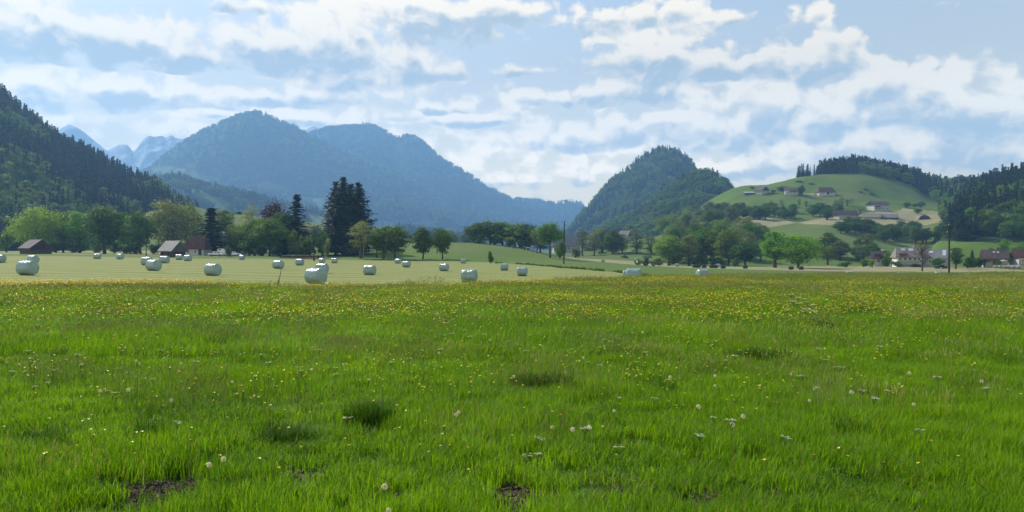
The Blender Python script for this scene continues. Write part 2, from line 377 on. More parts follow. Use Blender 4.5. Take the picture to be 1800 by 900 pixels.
# ------------------------------------------------------------------ the ground sheet
GC = [-400, 0, 300, 450, 600, 800, 900, 980, 1080, 1200, 1500, 1800, 2200]
GR = [(0, [1.7]*13), (10, [1.7]*13), (20, [1.72]*13),
 (40, [2.05, 2.05, 2.08, 2.2, 2.24, 2.18, 2.1, 2.0, 1.98, 1.98, 2.0, 2.05, 2.05]),
 (60, [2.1, 2.15, 2.42, 2.6, 2.65, 2.8, 2.85, 2.75, 2.6, 2.48, 2.48, 2.52, 2.5]),
 (80, [2.1, 2.15, 2.5, 2.8, 3.05, 3.2, 3.3, 3.3, 3.35, 3.2, 2.98, 3.0, 3.0]),
 (100, [2.1, 2.15, 2.5, 2.8, 3.15, 3.45, 3.65, 3.7, 3.9, 4.0, 3.9, 3.95, 4.0]),
 (150, [2.1, 2.1, 2.4, 2.75, 3.3, 3.7, 3.85, 3.9, 4.4, 4.9, 5.6, 5.6, 5.6]),
 (200, [2.0, 2.0, 2.5, 3.0, 3.55, 3.8, 3.95, 3.95, 4.7, 5.6, 7.0, 7.0, 7.0]),
 (230, [1.8, 1.8, 2.1, 2.4, 3.0, 3.0, 3.8, 3.9, 4.9, 6.0, 7.2, 7.3, 7.0]),
 (260, [1.6, 1.6, 2.1, 2.4, 2.2, 0.7, 2.3, 3.7, 5.0, 6.3, 7.2, 7.4, 7.0]),
 (300, [1.5, 1.5, 2.0, 2.4, 0.6, -1.3, 0.2, 3.2, 5.4, 6.9, 7.1, 7.2, 6.8]),
 (340, [1.5, 1.5, 1.8, 1.8, -0.8, -2.6, -0.9, 3.0, 5.6, 7.3, 7.4, 7.0, 6.5]),
 (400, [1.3, 1.3, 1.0, .5, -1.0, -2.7, -.6, 4.2, 5.6, 6.6, 7.0, 6.5, 6.0]),
 (500, [1.2, 1.2, 0, -3, -1, -1, 3.0, 5.2, 5.4, 5.4, 6, 6, 6]),
 (800, [2, 2, 2, 2, 2, 2, 4, 5, 5, 5, 6, 6, 6]), (7000, [10]*13)]
GROUND = Surf(GC, [(y, [-v for v in r]) for y, r in GR], npx=1300, nY=900,
              noise=lambda X, Y, P: fbm(X/9, Y/9, 3)*.10*np.clip(Y/30, .3, 1.5))
def G(X, Y): return float(GROUND.z(X, Y))
def XY(px, Y): return (px - 900) / F * Y
SOIL = [(283, 880, 66, 24), (185, 862, 26, 9), (905, 876, 46, 15), (1075, 846, 20, 9), (1230, 894, 70, 13), (510, 848, 20, 8), (700, 896, 34, 8), (1100, 868, 24, 8), (1390, 896, 36, 7)]
SOILW = [((px-900)/F*(1.7*F/(py-HOR)), 1.7*F/(py-HOR), rx/F*(1.7*F/(py-HOR)), ry*1.7*F/(py-HOR)**2*1.5) for px, py, rx, ry in SOIL]
def soil_at(X, Y):
    s = np.full(np.shape(X), -9.0)
    for (x, y, a, b) in SOILW:
        s = np.maximum(s, 1 - np.sqrt(((X-x)/(a*1.1))**2 + ((Y-y)/(b*1.25))**2))
    return s
ME = ([-400, 0, 500, 700, 900, 1080, 1180, 1260, 1400, 2200], [38, 38, 40, 42, 44, 50, 62, 120, 190, 210])
def meadow_edge(px): return np.interp(px, *ME)
def landuse(X, Y):
    px = 900 + F*X/np.maximum(Y, 1)
    L = np.zeros((len(X), 4)); e = meadow_edge(px)
    y1 = np.interp(px, [-400, 0, 300, 600, 880, 935, 985, 1080, 1150, 1190, 1191], [212, 212, 205, 222, 214, 190, 160, 150, 118, 64, 0])
    L[:, 0] = sstep(-1.5, 1.5, Y - e) * sstep(-2, 2, y1 - Y) * (px < 1190)
    far = (px < 330) & (Y > 246) & (Y < 520); L[far, 0] = 1
    t0 = np.interp(px, [985, 1010, 1080, 1200, 1330, 1500, 1800], [330, 300, 290, 262, 252, 250, 245]); t1 = np.interp(px, [985, 1080, 1150, 1200, 1300, 1500, 1640, 1800], [335, 520, 420, 330, 305, 330, 330, 270])
    t = (px > 985) & (Y > t0) & (Y < t1); L[t, 1] = .8
    L[:, 2] = np.where(Y < 30, sstep(0, .35, soil_at(X, Y)), 0)
    return L
s = np.linspace(-1, 1, 561); s = np.sign(s)*np.abs(s)**1.15
Yr = np.concatenate([np.array([-300, -150, -60, -25, -10, -4, 0]), np.linspace(1, 12, 90)[:-1], np.linspace(12, 130, 170)[:-1], np.geomspace(130, 600, 150)[:-1], np.geomspace(600, 6600, 46)])
Sg, Yg = np.meshgrid(s, Yr); Xg = Sg*np.minimum(np.where(Yg < 12, 9 + np.maximum(Yg, 0)*.95 + np.maximum(-Yg, 0), 20 + (Yg-12)*.86), 6000)
Zg = GROUND.z(Xg, np.maximum(Yg, .01))
Zg = Zg - np.where((Yg > 0) & (Yg < 12), sstep(0, .5, soil_at(Xg, Yg))*.05, 0) + np.where((Yg > 0) & (Yg < 14), fbm(Xg*2.2, Yg*2.2, 3)*.05, 0)
nr, nc = Yg.shape; idx = np.arange(nr*nc).reshape(nr, nc)
Q = np.stack([idx[:-1, :-1], idx[:-1, 1:], idx[1:, 1:], idx[1:, :-1]], -1).reshape(-1, 4)
me = npmesh('ground', np.stack([Xg, Yg, Zg], -1).reshape(-1, 3), Q, {'land': landuse(Xg.ravel(), Yg.ravel())}, True, [M['terrain']])
tag(link('ground', me), 'flat valley floor of meadow and mown field', 'ground', kind='structure')

# ------------------------------------------------------------------ hills
def PZ(py, Y): return (HOR - py) / F * Y
class Hill(Surf): pass
def build_hill(name, label, surf, land, npx=260, nY=120, material=None):
    ps = np.linspace(surf.p0, surf.p1, npx); Ys = np.linspace(surf.Y0, surf.Y1, nY); Pg, Yg = np.meshgrid(ps, Ys)
    Xg = (Pg - 900)/F*Yg; Zg = surf.z(Xg, Yg); idx = np.arange(npx*nY).reshape(nY, npx)
    Q = np.stack([idx[:-1, :-1], idx[:-1, 1:], idx[1:, 1:], idx[1:, :-1]], -1).reshape(-1, 4)
    pyg = HOR - Zg*F/Yg
    L = land(Pg.ravel(), pyg.ravel(), Yg.ravel()) if land else np.tile([0, 0, 0, 1.0], (npx*nY, 1))
    me = npmesh(name, np.stack([Xg, Yg, Zg], -1).reshape(-1, 3), Q, {'land': L}, True, [material or M['terrain']])
    return tag(link(name, me), label, 'hill', kind='structure')
def ridge(pts, Yf, Yr, Yb, zbase=-12, body=(.3, .42), namp=0.0, nscale=100, py_off=0):
    cols = [p[0] for p in pts]; zr = [PZ(p[1] + py_off, Yr) for p in pts]
    rows = [(Yf, [zbase]*len(cols)), (Yf + (Yr-Yf)*body[0], [zbase + (z-zbase)*body[1]*.75 for z in zr]), (Yf + (Yr-Yf)*.7, [zbase + (z-zbase)*.74 for z in zr]),
            (Yr, zr), (Yr + (Yb-Yr)*.4, [zbase + (z-zbase)*.7 for z in zr]), (Yb, [zbase]*len(cols))]
    def nz(X, Y, P):
        t = np.clip((Y-Yf)/(Yr-Yf), 0, 1); env = np.where(Y < Yr, np.sin(np.pi*np.clip(t*.95, 0, 1)), .4)
        return (fbm(X/nscale, Y/nscale, 4)*2) * namp * env
    return Surf(cols, rows, nz, 500, 260)
snow_pts = [(-500,300),(-200,260),(60,262),(95,236),(112,223),(122,219),(133,222),(150,233),(158,239),(175,252),(190,262),(200,256),(212,251),(220,251),(228,257),(234,264),(243,256),(250,247),(262,238),(272,240),(283,239),(292,243),(300,239),(312,243),(326,244),(360,262),(500,300),(530,236),(538,233),(550,228),(570,240),(700,300)]
H_snow = ridge(snow_pts, 5200, 6200, 6500, namp=70, nscale=320)
build_hill('snowy_mountain', 'far rocky mountains with snow fields', H_snow, None, 500, 90, M['snow'])
m3 = [(700,420),(840,380),(880,347),(900,344),(920,346),(940,345),(960,350),(985,351),(1000,349),(1020,352),(1040,372),(1100,420)]
H_m3 = ridge(m3, 4300, 5600, 6000, namp=50, nscale=380, py_off=7)
m2 = [(430,330),(500,260),(535,238),(552,228),(570,224),(600,222),(640,221),(655,222),(670,227),(685,236),(700,243),(712,238),(722,239),(735,244),(750,253),(760,261),(790,283),(820,300),(850,318),(880,333),(915,350),(950,365),(1000,383),(1080,410)]
H_m2 = ridge(m2, 3500, 5000, 5600, namp=80, nscale=430, py_off=7)
m1 = [(120,400),(200,340),(255,293),(275,282),(300,263),(325,249),(350,236),(380,223),(400,214),(420,206),(430,204),(445,204),(458,206),(470,213),(500,224),(530,235),(580,256),(640,279),(700,309),(780,345),(850,372),(950,392),(1060,425)]
H_m1 = ridge(m1, 2600, 4200, 4900, namp=85, nscale=380, py_off=8)
F1 = [[(258,296),(300,292),(345,302),(392,316),(340,322),(290,312)], [(430,326),(470,318),(505,330),(520,344),(480,340)], [(530,344),(568,350),(572,368),(530,356)], [(664,386),(700,392),(690,400),(664,398)], [(790,300),(802,306),(800,312),(790,308)], [(268,291),(250,293),(246,298),(262,296)]]
def land_poly(polys):
    def f(px, py, Y):
        L = np.zeros((len(px), 4)); L[:, 3] = 1
        for P in polys: k = inpoly(px, py, P); L[k, 3] = 0
        return L
    return f
build_hill('far_hills', 'low blue mountain closing the valley', H_m3, None, 200, 60)
build_hill('mountain', 'second long blue wooded mountain', H_m2, None, 300, 110)
build_hill('mountain', 'big blue wooded mountain with a bump on top', H_m1, land_poly(F1), 500, 200)
m0 = [(60,380),(200,325),(300,305),(350,318),(400,333),(470,352),(540,368),(600,378),(680,392),(760,404),(850,420)]
H_m0 = ridge(m0, 1200, 2000, 2500, namp=24, nscale=190, py_off=10)
F0 = [[(320,326),(345,332),(395,352),(420,368),(380,366),(350,345)], [(540,378),(620,385),(700,396),(690,420),(560,420)]]
build_hill('foothill', 'low wooded foothill under the big mountain', H_m0, land_poly(F0), 300, 100)
lh = [(-900,60),(-400,90),(-150,110),(-50,128),(0,150),(50,192),(100,228),(150,252),(200,277),(230,298),(270,311),(310,342),(350,362),(372,374),(400,392),(470,420)]
H_left = ridge(lh, 400, 760, 960, namp=7, nscale=70, body=(.35, .5), py_off=24)
build_hill('wooded_hill', 'dark wooded hillside on the left', H_left, None, 300, 120)
ls = [(-100,430),(60,415),(200,392),(270,370),(330,362),(380,372),(430,378),(490,384),(540,390),(600,400),(680,412),(760,430)]
H_ls = ridge(ls, 360, 520, 640, namp=1.5, nscale=60, body=(.35, .5))
build_hill('pasture_slope', 'pale green pasture slope behind the farm', H_ls, lambda px, py, Y: np.tile([0, 0, 0, 0.0], (len(px), 1)), 160, 60)
d1 = [(960,440),(985,415),(1005,396),(1012,384),(1022,372),(1035,360),(1050,342),(1066,322),(1080,308),(1095,296),(1110,283),(1125,272),(1140,264),(1155,258),(1170,257),(1190,259),(1205,266),(1213,275),(1225,293),(1260,320),(1330,360),(1420,400)]
H_d1 = ridge(d1, 1350, 1900, 2300, namp=20, nscale=140, py_off=11, body=(.3, .5))
build_hill('domed_hill', 'steep domed wooded hill in the middle distance', H_d1, None, 260, 120)
d2 = [(960,445),(1000,425),(1040,408),(1080,388),(1110,375),(1130,362),(1155,345),(1180,328),(1200,313),(1220,302),(1235,297),(1250,297),(1262,302),(1275,311),(1285,325),(1292,335),(1305,347),(1340,372),(1400,410)]
H_d2 = ridge(d2, 800, 1250, 1500, namp=12, nscale=80, py_off=12, body=(.3, .5))
build_hill('leafy_hill', 'lower leafy hill in front of the domed hill', H_d2, None, 260, 120)
# right pasture hill: rows by image row at each depth
RC = [1020, 1100, 1180, 1250, 1300, 1350, 1400, 1450, 1500, 1550, 1600, 1650, 1700, 1750, 1850, 2300]
RR = [(335, [480]*16),
 (420, [452, 448, 446, 444, 442, 440, 440, 440, 442, 446, 450, 450, 446, 440, 436, 436]),
 (500, [444, 436, 430, 424, 420, 416, 414, 412, 414, 420, 422, 420, 412, 404, 395, 390]),
 (560, [444, 432, 420, 408, 402, 399, 397, 394, 394, 398, 400, 396, 392, 384, 370, 360]),
 (620, [444, 428, 412, 396, 384, 386, 388, 386, 384, 384, 384, 380, 374, 362, 345, 330]),
 (680, [444, 430, 414, 390, 372, 371, 371, 371, 369, 367, 368, 368, 360, 346, 330, 310]),
 (760, [444, 436, 416, 368, 350, 344, 342, 342, 340, 346, 354, 362, 352, 340, 322, 300]),
 (850, [444, 438, 416, 352, 331, 324, 312, 306, 305, 312, 326, 345, 340, 330, 318, 300]),
 (980, [448, 444, 432, 400, 376, 360, 335, 308, 301, 308, 318, 331, 334, 328, 316, 300]),
 (1150, [450, 448, 440, 425, 400, 385, 375, 365, 362, 365, 372, 384, 384, 380, 370, 350])]
H_r = Surf(RC, [(y, [PZ(p, y) for p in r]) for y, r in RR], lambda X, Y, P: fbm(X/40, Y/40, 3)*3.0*sstep(340, 450, Y), 600, 300)
TANP = [[(1268,404),(1276,382),(1310,378),(1345,382),(1385,388),(1400,392),(1350,400),(1300,405)], [(1400,392),(1440,384),(1480,380),(1540,372),(1600,368),(1668,372),(1672,386),(1600,402),(1560,402),(1500,400),(1470,396),(1420,394)]]
MOWP = [[(1470,400),(1510,398),(1580,400),(1560,408),(1480,408)]]
WOODP = [[(1245,365),(1265,372),(1350,386),(1410,380),(1470,372),(1470,362),(1400,362),(1330,350),(1280,346)]]
ROADP = [[(1586,366),(1612,369),(1636,377),(1642,382),(1632,383),(1608,373),(1584,369)], [(1408,340),(1432,340),(1434,342),(1408,342)]]
def land_r(px, py, Y):
    L = np.zeros((len(px), 4))
    for P in TANP: L[inpoly(px, py, P), 1] = .85
    for P in ROADP: k = inpoly(px, py, P); L[k, 1] = 1
    return L
build_hill('pasture_hill', 'green pasture hill with tan mown terraces and farms', H_r, land_r, 700, 220)
rf = [(1560,470),(1620,420),(1650,372),(1675,352),(1700,334),(1725,320),(1750,311),(1775,303),(1800,298),(1850,285),(1950,262),(2100,235),(2400,200)]
H_rf = ridge(rf, 375, 660, 860, zbase=-10, namp=6, nscale=60, body=(.3, .5), py_off=24)
def land_rf(px, py, Y):
    L = np.zeros((len(px), 4)); L[:, 3] = py < 424; return L
build_hill('wooded_hill', 'dark wooded hillside on the right', H_rf, land_rf, 300, 160)

# ------------------------------------------------------------------ tree shapes
def tube(pts, rad, n=6):
    """tapered tube along pts"""
    V = []; Fc = []; pts = [Vector(p) for p in pts]
    for i, p in enumerate(pts):
        d = (pts[min(i+1, len(pts)-1)] - pts[max(i-1, 0)]).normalized()
        a = d.orthogonal().normalized(); b = d.cross(a)
        for k in range(n):
            t = 2*math.pi*k/n; V.append(p + (a*math.cos(t) + b*math.sin(t))*rad[i])
    for i in range(len(pts)-1):
        for k in range(n): Fc.append((i*n+k, i*n+(k+1) % n, (i+1)*n+(k+1) % n, (i+1)*n+k))
    return np.array([tuple(v) for v in V]), np.array(Fc)
class MB:
    def __init__(s): s.V = []; s.F = {}; s.n = 0; s.A = []
    def add(s, V, Fc, tint=None):
        V = np.asarray(V, float); Fc = np.asarray(Fc)
        s.V.append(V); s.F.setdefault(Fc.shape[1], []).append(Fc + s.n); s.n += len(V)
        s.A.append(np.full(len(V), .5) if tint is None else np.broadcast_to(tint, (len(V),)))
    def mesh(s, name, mats, smooth=False, tint=False):
        Fs = [np.concatenate(v) for v in s.F.values()]
        return npmesh(name, np.concatenate(s.V), Fs, {'tint': np.concatenate(s.A)} if tint else None, smooth, mats)
    def box(s, c, d, rz=0.0, bev=0.0):
        x, y, z = d[0]/2, d[1]/2, d[2]/2
        V = np.array([[-x,-y,-z],[x,-y,-z],[x,y,-z],[-x,y,-z],[-x,-y,z],[x,-y,z],[x,y,z],[-x,y,z]])
        if rz: cr, sr = math.cos(rz), math.sin(rz); V[:, :2] = V[:, :2] @ np.array([[cr, sr], [-sr, cr]])
        s.add(V + np.array(c), [(0,3,2,1),(4,5,6,7),(0,1,5,4),(1,2,6,5),(2,3,7,6),(3,0,4,7)])
    def tube(s, pts, rad, n=6): V, Fc = tube(pts, rad, n); s.add(V, Fc)
    def lathe(s, prof, n=16, axis='Z', c=(0, 0, 0)):
        V = []; 
        for r, h in prof:
            for k in range(n):
                t = 2*math.pi*k/n
                p = (r*math.cos(t), r*math.sin(t), h) if axis == 'Z' else (r*math.cos(t), h, r*math.sin(t)) if axis == 'Y' else (h, r*math.cos(t), r*math.sin(t))
                V.append((p[0]+c[0], p[1]+c[1], p[2]+c[2]))
        Fc = [(i*n+k, i*n+(k+1) % n, (i+1)*n+(k+1) % n, (i+1)*n+k) for i in range(len(prof)-1) for k in range(n)]
        s.add(V, Fc)
def leaves(C, size, rnd, nrm=None, jit=1.0):
    """diamond-shaped leaf clumps at centres C, facing nrm with jitter"""
    n = len(C); a = rnd.normal(size=(n, 3))
    if nrm is not None: a = nrm + a*jit*.36
    a /= np.linalg.norm(a, axis=1, keepdims=True) + 1e-9
    b = np.cross(a, rnd.normal(size=(n, 3))); b /= np.linalg.norm(b, axis=1, keepdims=True) + 1e-9; c = np.cross(a, b)
    s = (size*rnd.uniform(.6, 1.3, (n, 1)))
    V = np.stack([C + b*s*.5, C + c*s*.35, C - b*s*.5, C - c*s*.35], 1).reshape(-1, 3)
    return V, np.arange(4*n).reshape(n, 4)
def deciduous(seed, h=10.0, w=8.0, trunk=.22, lobes=26, per=130, size=.42, flat=1.0, gap=0.0, weep=0.0, low=.18, top=1.0, limb=7):
    """trunk with limbs, crown of leafy clumps; returns (trunk mesh builder, crown mesh builder)"""
    r = np.random.default_rng(seed); T = MB(); Cn = MB()
    lean = r.normal(0, .03*h, 2)
    th = h*.62
    T.tube([(0,0,-.4), (lean[0]*.2, lean[1]*.2, h*.12), (lean[0]*.6, lean[1]*.6, h*.35), (lean[0], lean[1], th), (lean[0], lean[1], h*.85)],
           [h*.034, h*.026, h*.02, h*.010, h*.003], 7)
    cz0 = h*low; cs = []
    tries = 0
    while len(cs) < lobes and tries < 900:
        tries += 1
        v = r.normal(size=3); v /= np.linalg.norm(v); rad = r.uniform(.45, .95)
        zc = (cz0 + h)/2; hz = (h - cz0)/2
        env = 1.0 - .25*max(0, v[2])*top
        p = np.array([v[0]*w/2*rad*env*.82, v[1]*w/2*rad*env*.82, zc + v[2]*hz*rad*.86])
        if v[2] < 0: p[:2] *= (1 - .35*abs(v[2]))
        if all(np.linalg.norm((p-q)*np.array([1,1,.9])) > w*.125 for q in cs): cs.append(p)
    for i, p in enumerate(cs):
        if i < limb*2:
            z0 = h*r.uniform(.14 + low*.5, .5)
            st = (lean[0]*z0/th, lean[1]*z0/th, z0); mid = (p[0]*.45, p[1]*.45, z0*.5 + p[2]*.5 + .02*h)
            T.tube([st, mid, tuple(p)], [h*.011, h*.007, h*.002], 5)
        cr = w*r.uniform(.12, .19); n = int(per*r.uniform(.75, 1.25)*(1-gap))
        d = r.normal(size=(n, 3)); d /= np.linalg.norm(d, axis=1, keepdims=True)
        d[:, 2] = np.where(d[:, 2] < -.35, -d[:, 2]*.5, d[:, 2]); rr = cr*r.uniform(.55, 1.08, (n, 1))*(1 + .25*np.sin(d[:, :1]*5 + i))
        C = p + d*rr*np.array([1.12, 1.12, .8*flat])
        if weep: C[:, 2] -= weep*r.random(n)**1.5*np.clip(np.linalg.norm(C[:, :2], axis=1)/(w/2), 0, 1)*h*.3
        V, Fc = leaves(C, size, r, d*.9 + np.array([0, 0, .35])); Cn.add(V, Fc)
    # stray sprigs to roughen the outline
    n = lobes*12; k = r.integers(0, len(cs), n); d = r.normal(size=(n, 3)); d /= np.linalg.norm(d, axis=1, keepdims=True)
    C = np.array(cs)[k] + d*w*r.uniform(.12, .24, (n, 1)); V, Fc = leaves(C, size*.8, r); Cn.add(V, Fc)
    return T, Cn
def conifer(seed, h=14.0, w=5.0, whorls=26, per=9, size=.5, low=.08, droop=.25, ragged=.2, blunt=0.0):
    r = np.random.default_rng(seed); T = MB(); Cn = MB()
    T.tube([(0,0,-.4), (0,0,h*.4), (0,0,h*.985)], [h*.02, h*.013, h*.002], 6)
    for i in range(whorls):
        t = (i + r.uniform(0, .6))/whorls; z = h*(low + (1-low)*t)
        L = w/2*((1-t)**(.8 - .35*blunt) if not blunt else (1 - t**(2.2))*.9 + .08)*r.uniform(1-ragged, 1+ragged*.6)
        L = max(L, w*.03); nb = max(4, int(per*(1 - .4*t)))
        a0 = r.uniform(0, 6.28)
        for k in range(nb):
            a = a0 + 6.283*k/nb + r.uniform(-.25, .25); Lk = L*r.uniform(.65, 1.15)
            m = max(3, int(Lk/size*2.6)); u = (np.arange(m) + r.uniform(.2, .8, m))/m
            x = np.cos(a)*Lk*u; y = np.sin(a)*Lk*u; zz = z - droop*Lk*u**1.2 + .12*Lk*u**3 + r.normal(0, size*.12, m)
            C = np.stack([x, y, zz], 1) + r.normal(0, size*.22, (m, 3))
            dirv = np.array([np.cos(a), np.sin(a), 0.0]); nn = np.tile([0, 0, 1.0], (m, 1)) + dirv*.5
            V, Fc = leaves(C, size*1.15, r, nn, .8); Cn.add(V, Fc)
    V, Fc = leaves(np.array([[0, 0, h*.97], [0, 0, h*.99], [0, 0, h*.95]]), size*.6, r, np.array([[1, 0, 0.]]*3)); Cn.add(V, Fc)
    return T, Cn
def bare(seed, h=10., w=6.):
    r = np.random.default_rng(seed); T = MB(); Cn = MB()
    T.tube([(0,0,-.4), (.1,0,h*.4), (0,0,h*.9)], [h*.03, h*.018, h*.003], 6)
    tips = []
    for k in range(20):
        z0 = h*r.uniform(.2, .75); a = r.uniform(0, 6.28); L = w/2*r.uniform(.5, 1)
        p1 = (math.cos(a)*L*.5, math.sin(a)*L*.5, z0 + L*.6); p2 = (math.cos(a)*L, math.sin(a)*L, min(h, z0 + L*1.4))
        T.tube([(0,0,z0), p1, p2], [h*.011, h*.007, h*.002], 5)
        for j in range(6):
            q = np.array(p1)*(1-j/6) + np.array(p2)*j/6; d = r.normal(0, 1, 3); d[2] = abs(d[2]); d *= w*.13
            T.tube([tuple(q), tuple(q+d)], [h*.004, h*.0015], 3); tips.append(q+d)
    C = np.repeat(np.array(tips), 9, 0) + r.normal(0, w*.055, (len(tips)*9, 3)); V, Fc = leaves(C, .2, r); Cn.add(V, Fc)
    return T, Cn
def shrub(seed, h=2.0, w=2.6):
    r = np.random.default_rng(seed); T = MB(); Cn = MB()
    for k in range(5):
        a = r.uniform(0, 6.28); T.tube([(0,0,-.1), (math.cos(a)*w*.15, math.sin(a)*w*.15, h*.4), (math.cos(a)*w*.3, math.sin(a)*w*.3, h*.8)], [.05, .035, .01], 4)
    for k in range(14):
        a = r.uniform(0, 6.28); q = r.uniform(0, .36)*w; p = np.array([math.cos(a)*q, math.sin(a)*q, h*r.uniform(.25, .78)*(1 - q/w*.5)])
        d = r.normal(size=(70, 3)); d /= np.linalg.norm(d, axis=1, keepdims=True)
        V, Fc = leaves(p + d*w*.16*r.uniform(.6, 1.1, (70, 1)), .22, r, d); Cn.add(V, Fc)
    return T, Cn
KIND = {}
def reg(name, h, w, TC, m):
    KIND[name] = (h, w, TC[0].mesh(name + '_trunk', [M['bark']], True), TC[1].mesh(name + '_crown', [M[m]]))
for i in range(4): reg(f'round{i}', 10, 7, deciduous(10+i, 10, 8.4, lobes=44, per=120, low=.04), 'leaf')
for i in range(2): reg(f'broad{i}', 10, 9.5, deciduous(20+i, 10, 11, lobes=52, per=120, low=.02), 'leaf')
for i in range(2): reg(f'tall{i}', 14, 6, deciduous(30+i, 14, 7, lobes=48, per=110, low=.03), 'leaf')
for i in range(2): reg(f'sparse{i}', 12, 6, deciduous(40+i, 12, 7, lobes=36, per=70, size=.34, low=.14, gap=.15), 'leaf_pale')
reg('weeping', 10, 9, deciduous(50, 10, 9, lobes=34, per=130, weep=.8, low=.38), 'leaf')
for i in range(2): reg(f'spruce{i}', 14, 2.5, conifer(60+i, whorls=34, per=13, low=.03), 'needle')
for i in range(2): reg(f'fir{i}', 23, 5.6, conifer(70+i, 23, 9.4, 52, 15, .72, .05, .12, .32, blunt=1.0), 'needle')
reg('bare', 10, 6, bare(80), 'blossom')
for i in range(2): reg(f'shrub{i}', 2, 2.6, shrub(90+i), 'leaf')
def tree(kind, px, top, base, wpx, Y, label, name='deciduous_tree', cat='tree', group=None, leaf=None, z=None, rz=None):
    """a tree standing at depth Y on azimuth px, top/base rows and width from the photograph give its real size"""
    h0, w0, tm, cm = KIND[kind]; X = XY(px, Y)
    gz = G(X, Y) if z is None else z
    zt = PZ(top, Y); H = max(.8, zt - gz); Wd = wpx/F*Y*1.10; H *= 1.04
    o = empty(name, (X, Y, gz), random.uniform(0, 6.28) if rz is None else rz); o.scale = (Wd/w0, Wd/w0, H/h0)
    tag(o, label, cat, group)
    t = link('trunk', tm, o); c = link('crown', cm, o)
    if leaf: c.material_slots[0].link = 'OBJECT'; c.material_slots[0].material = M[leaf]
    return o

ZR = lambda px, Y: float(H_r.z(XY(px, Y), Y))
ZLS = lambda px, Y: float(H_ls.z(XY(px, Y), Y))
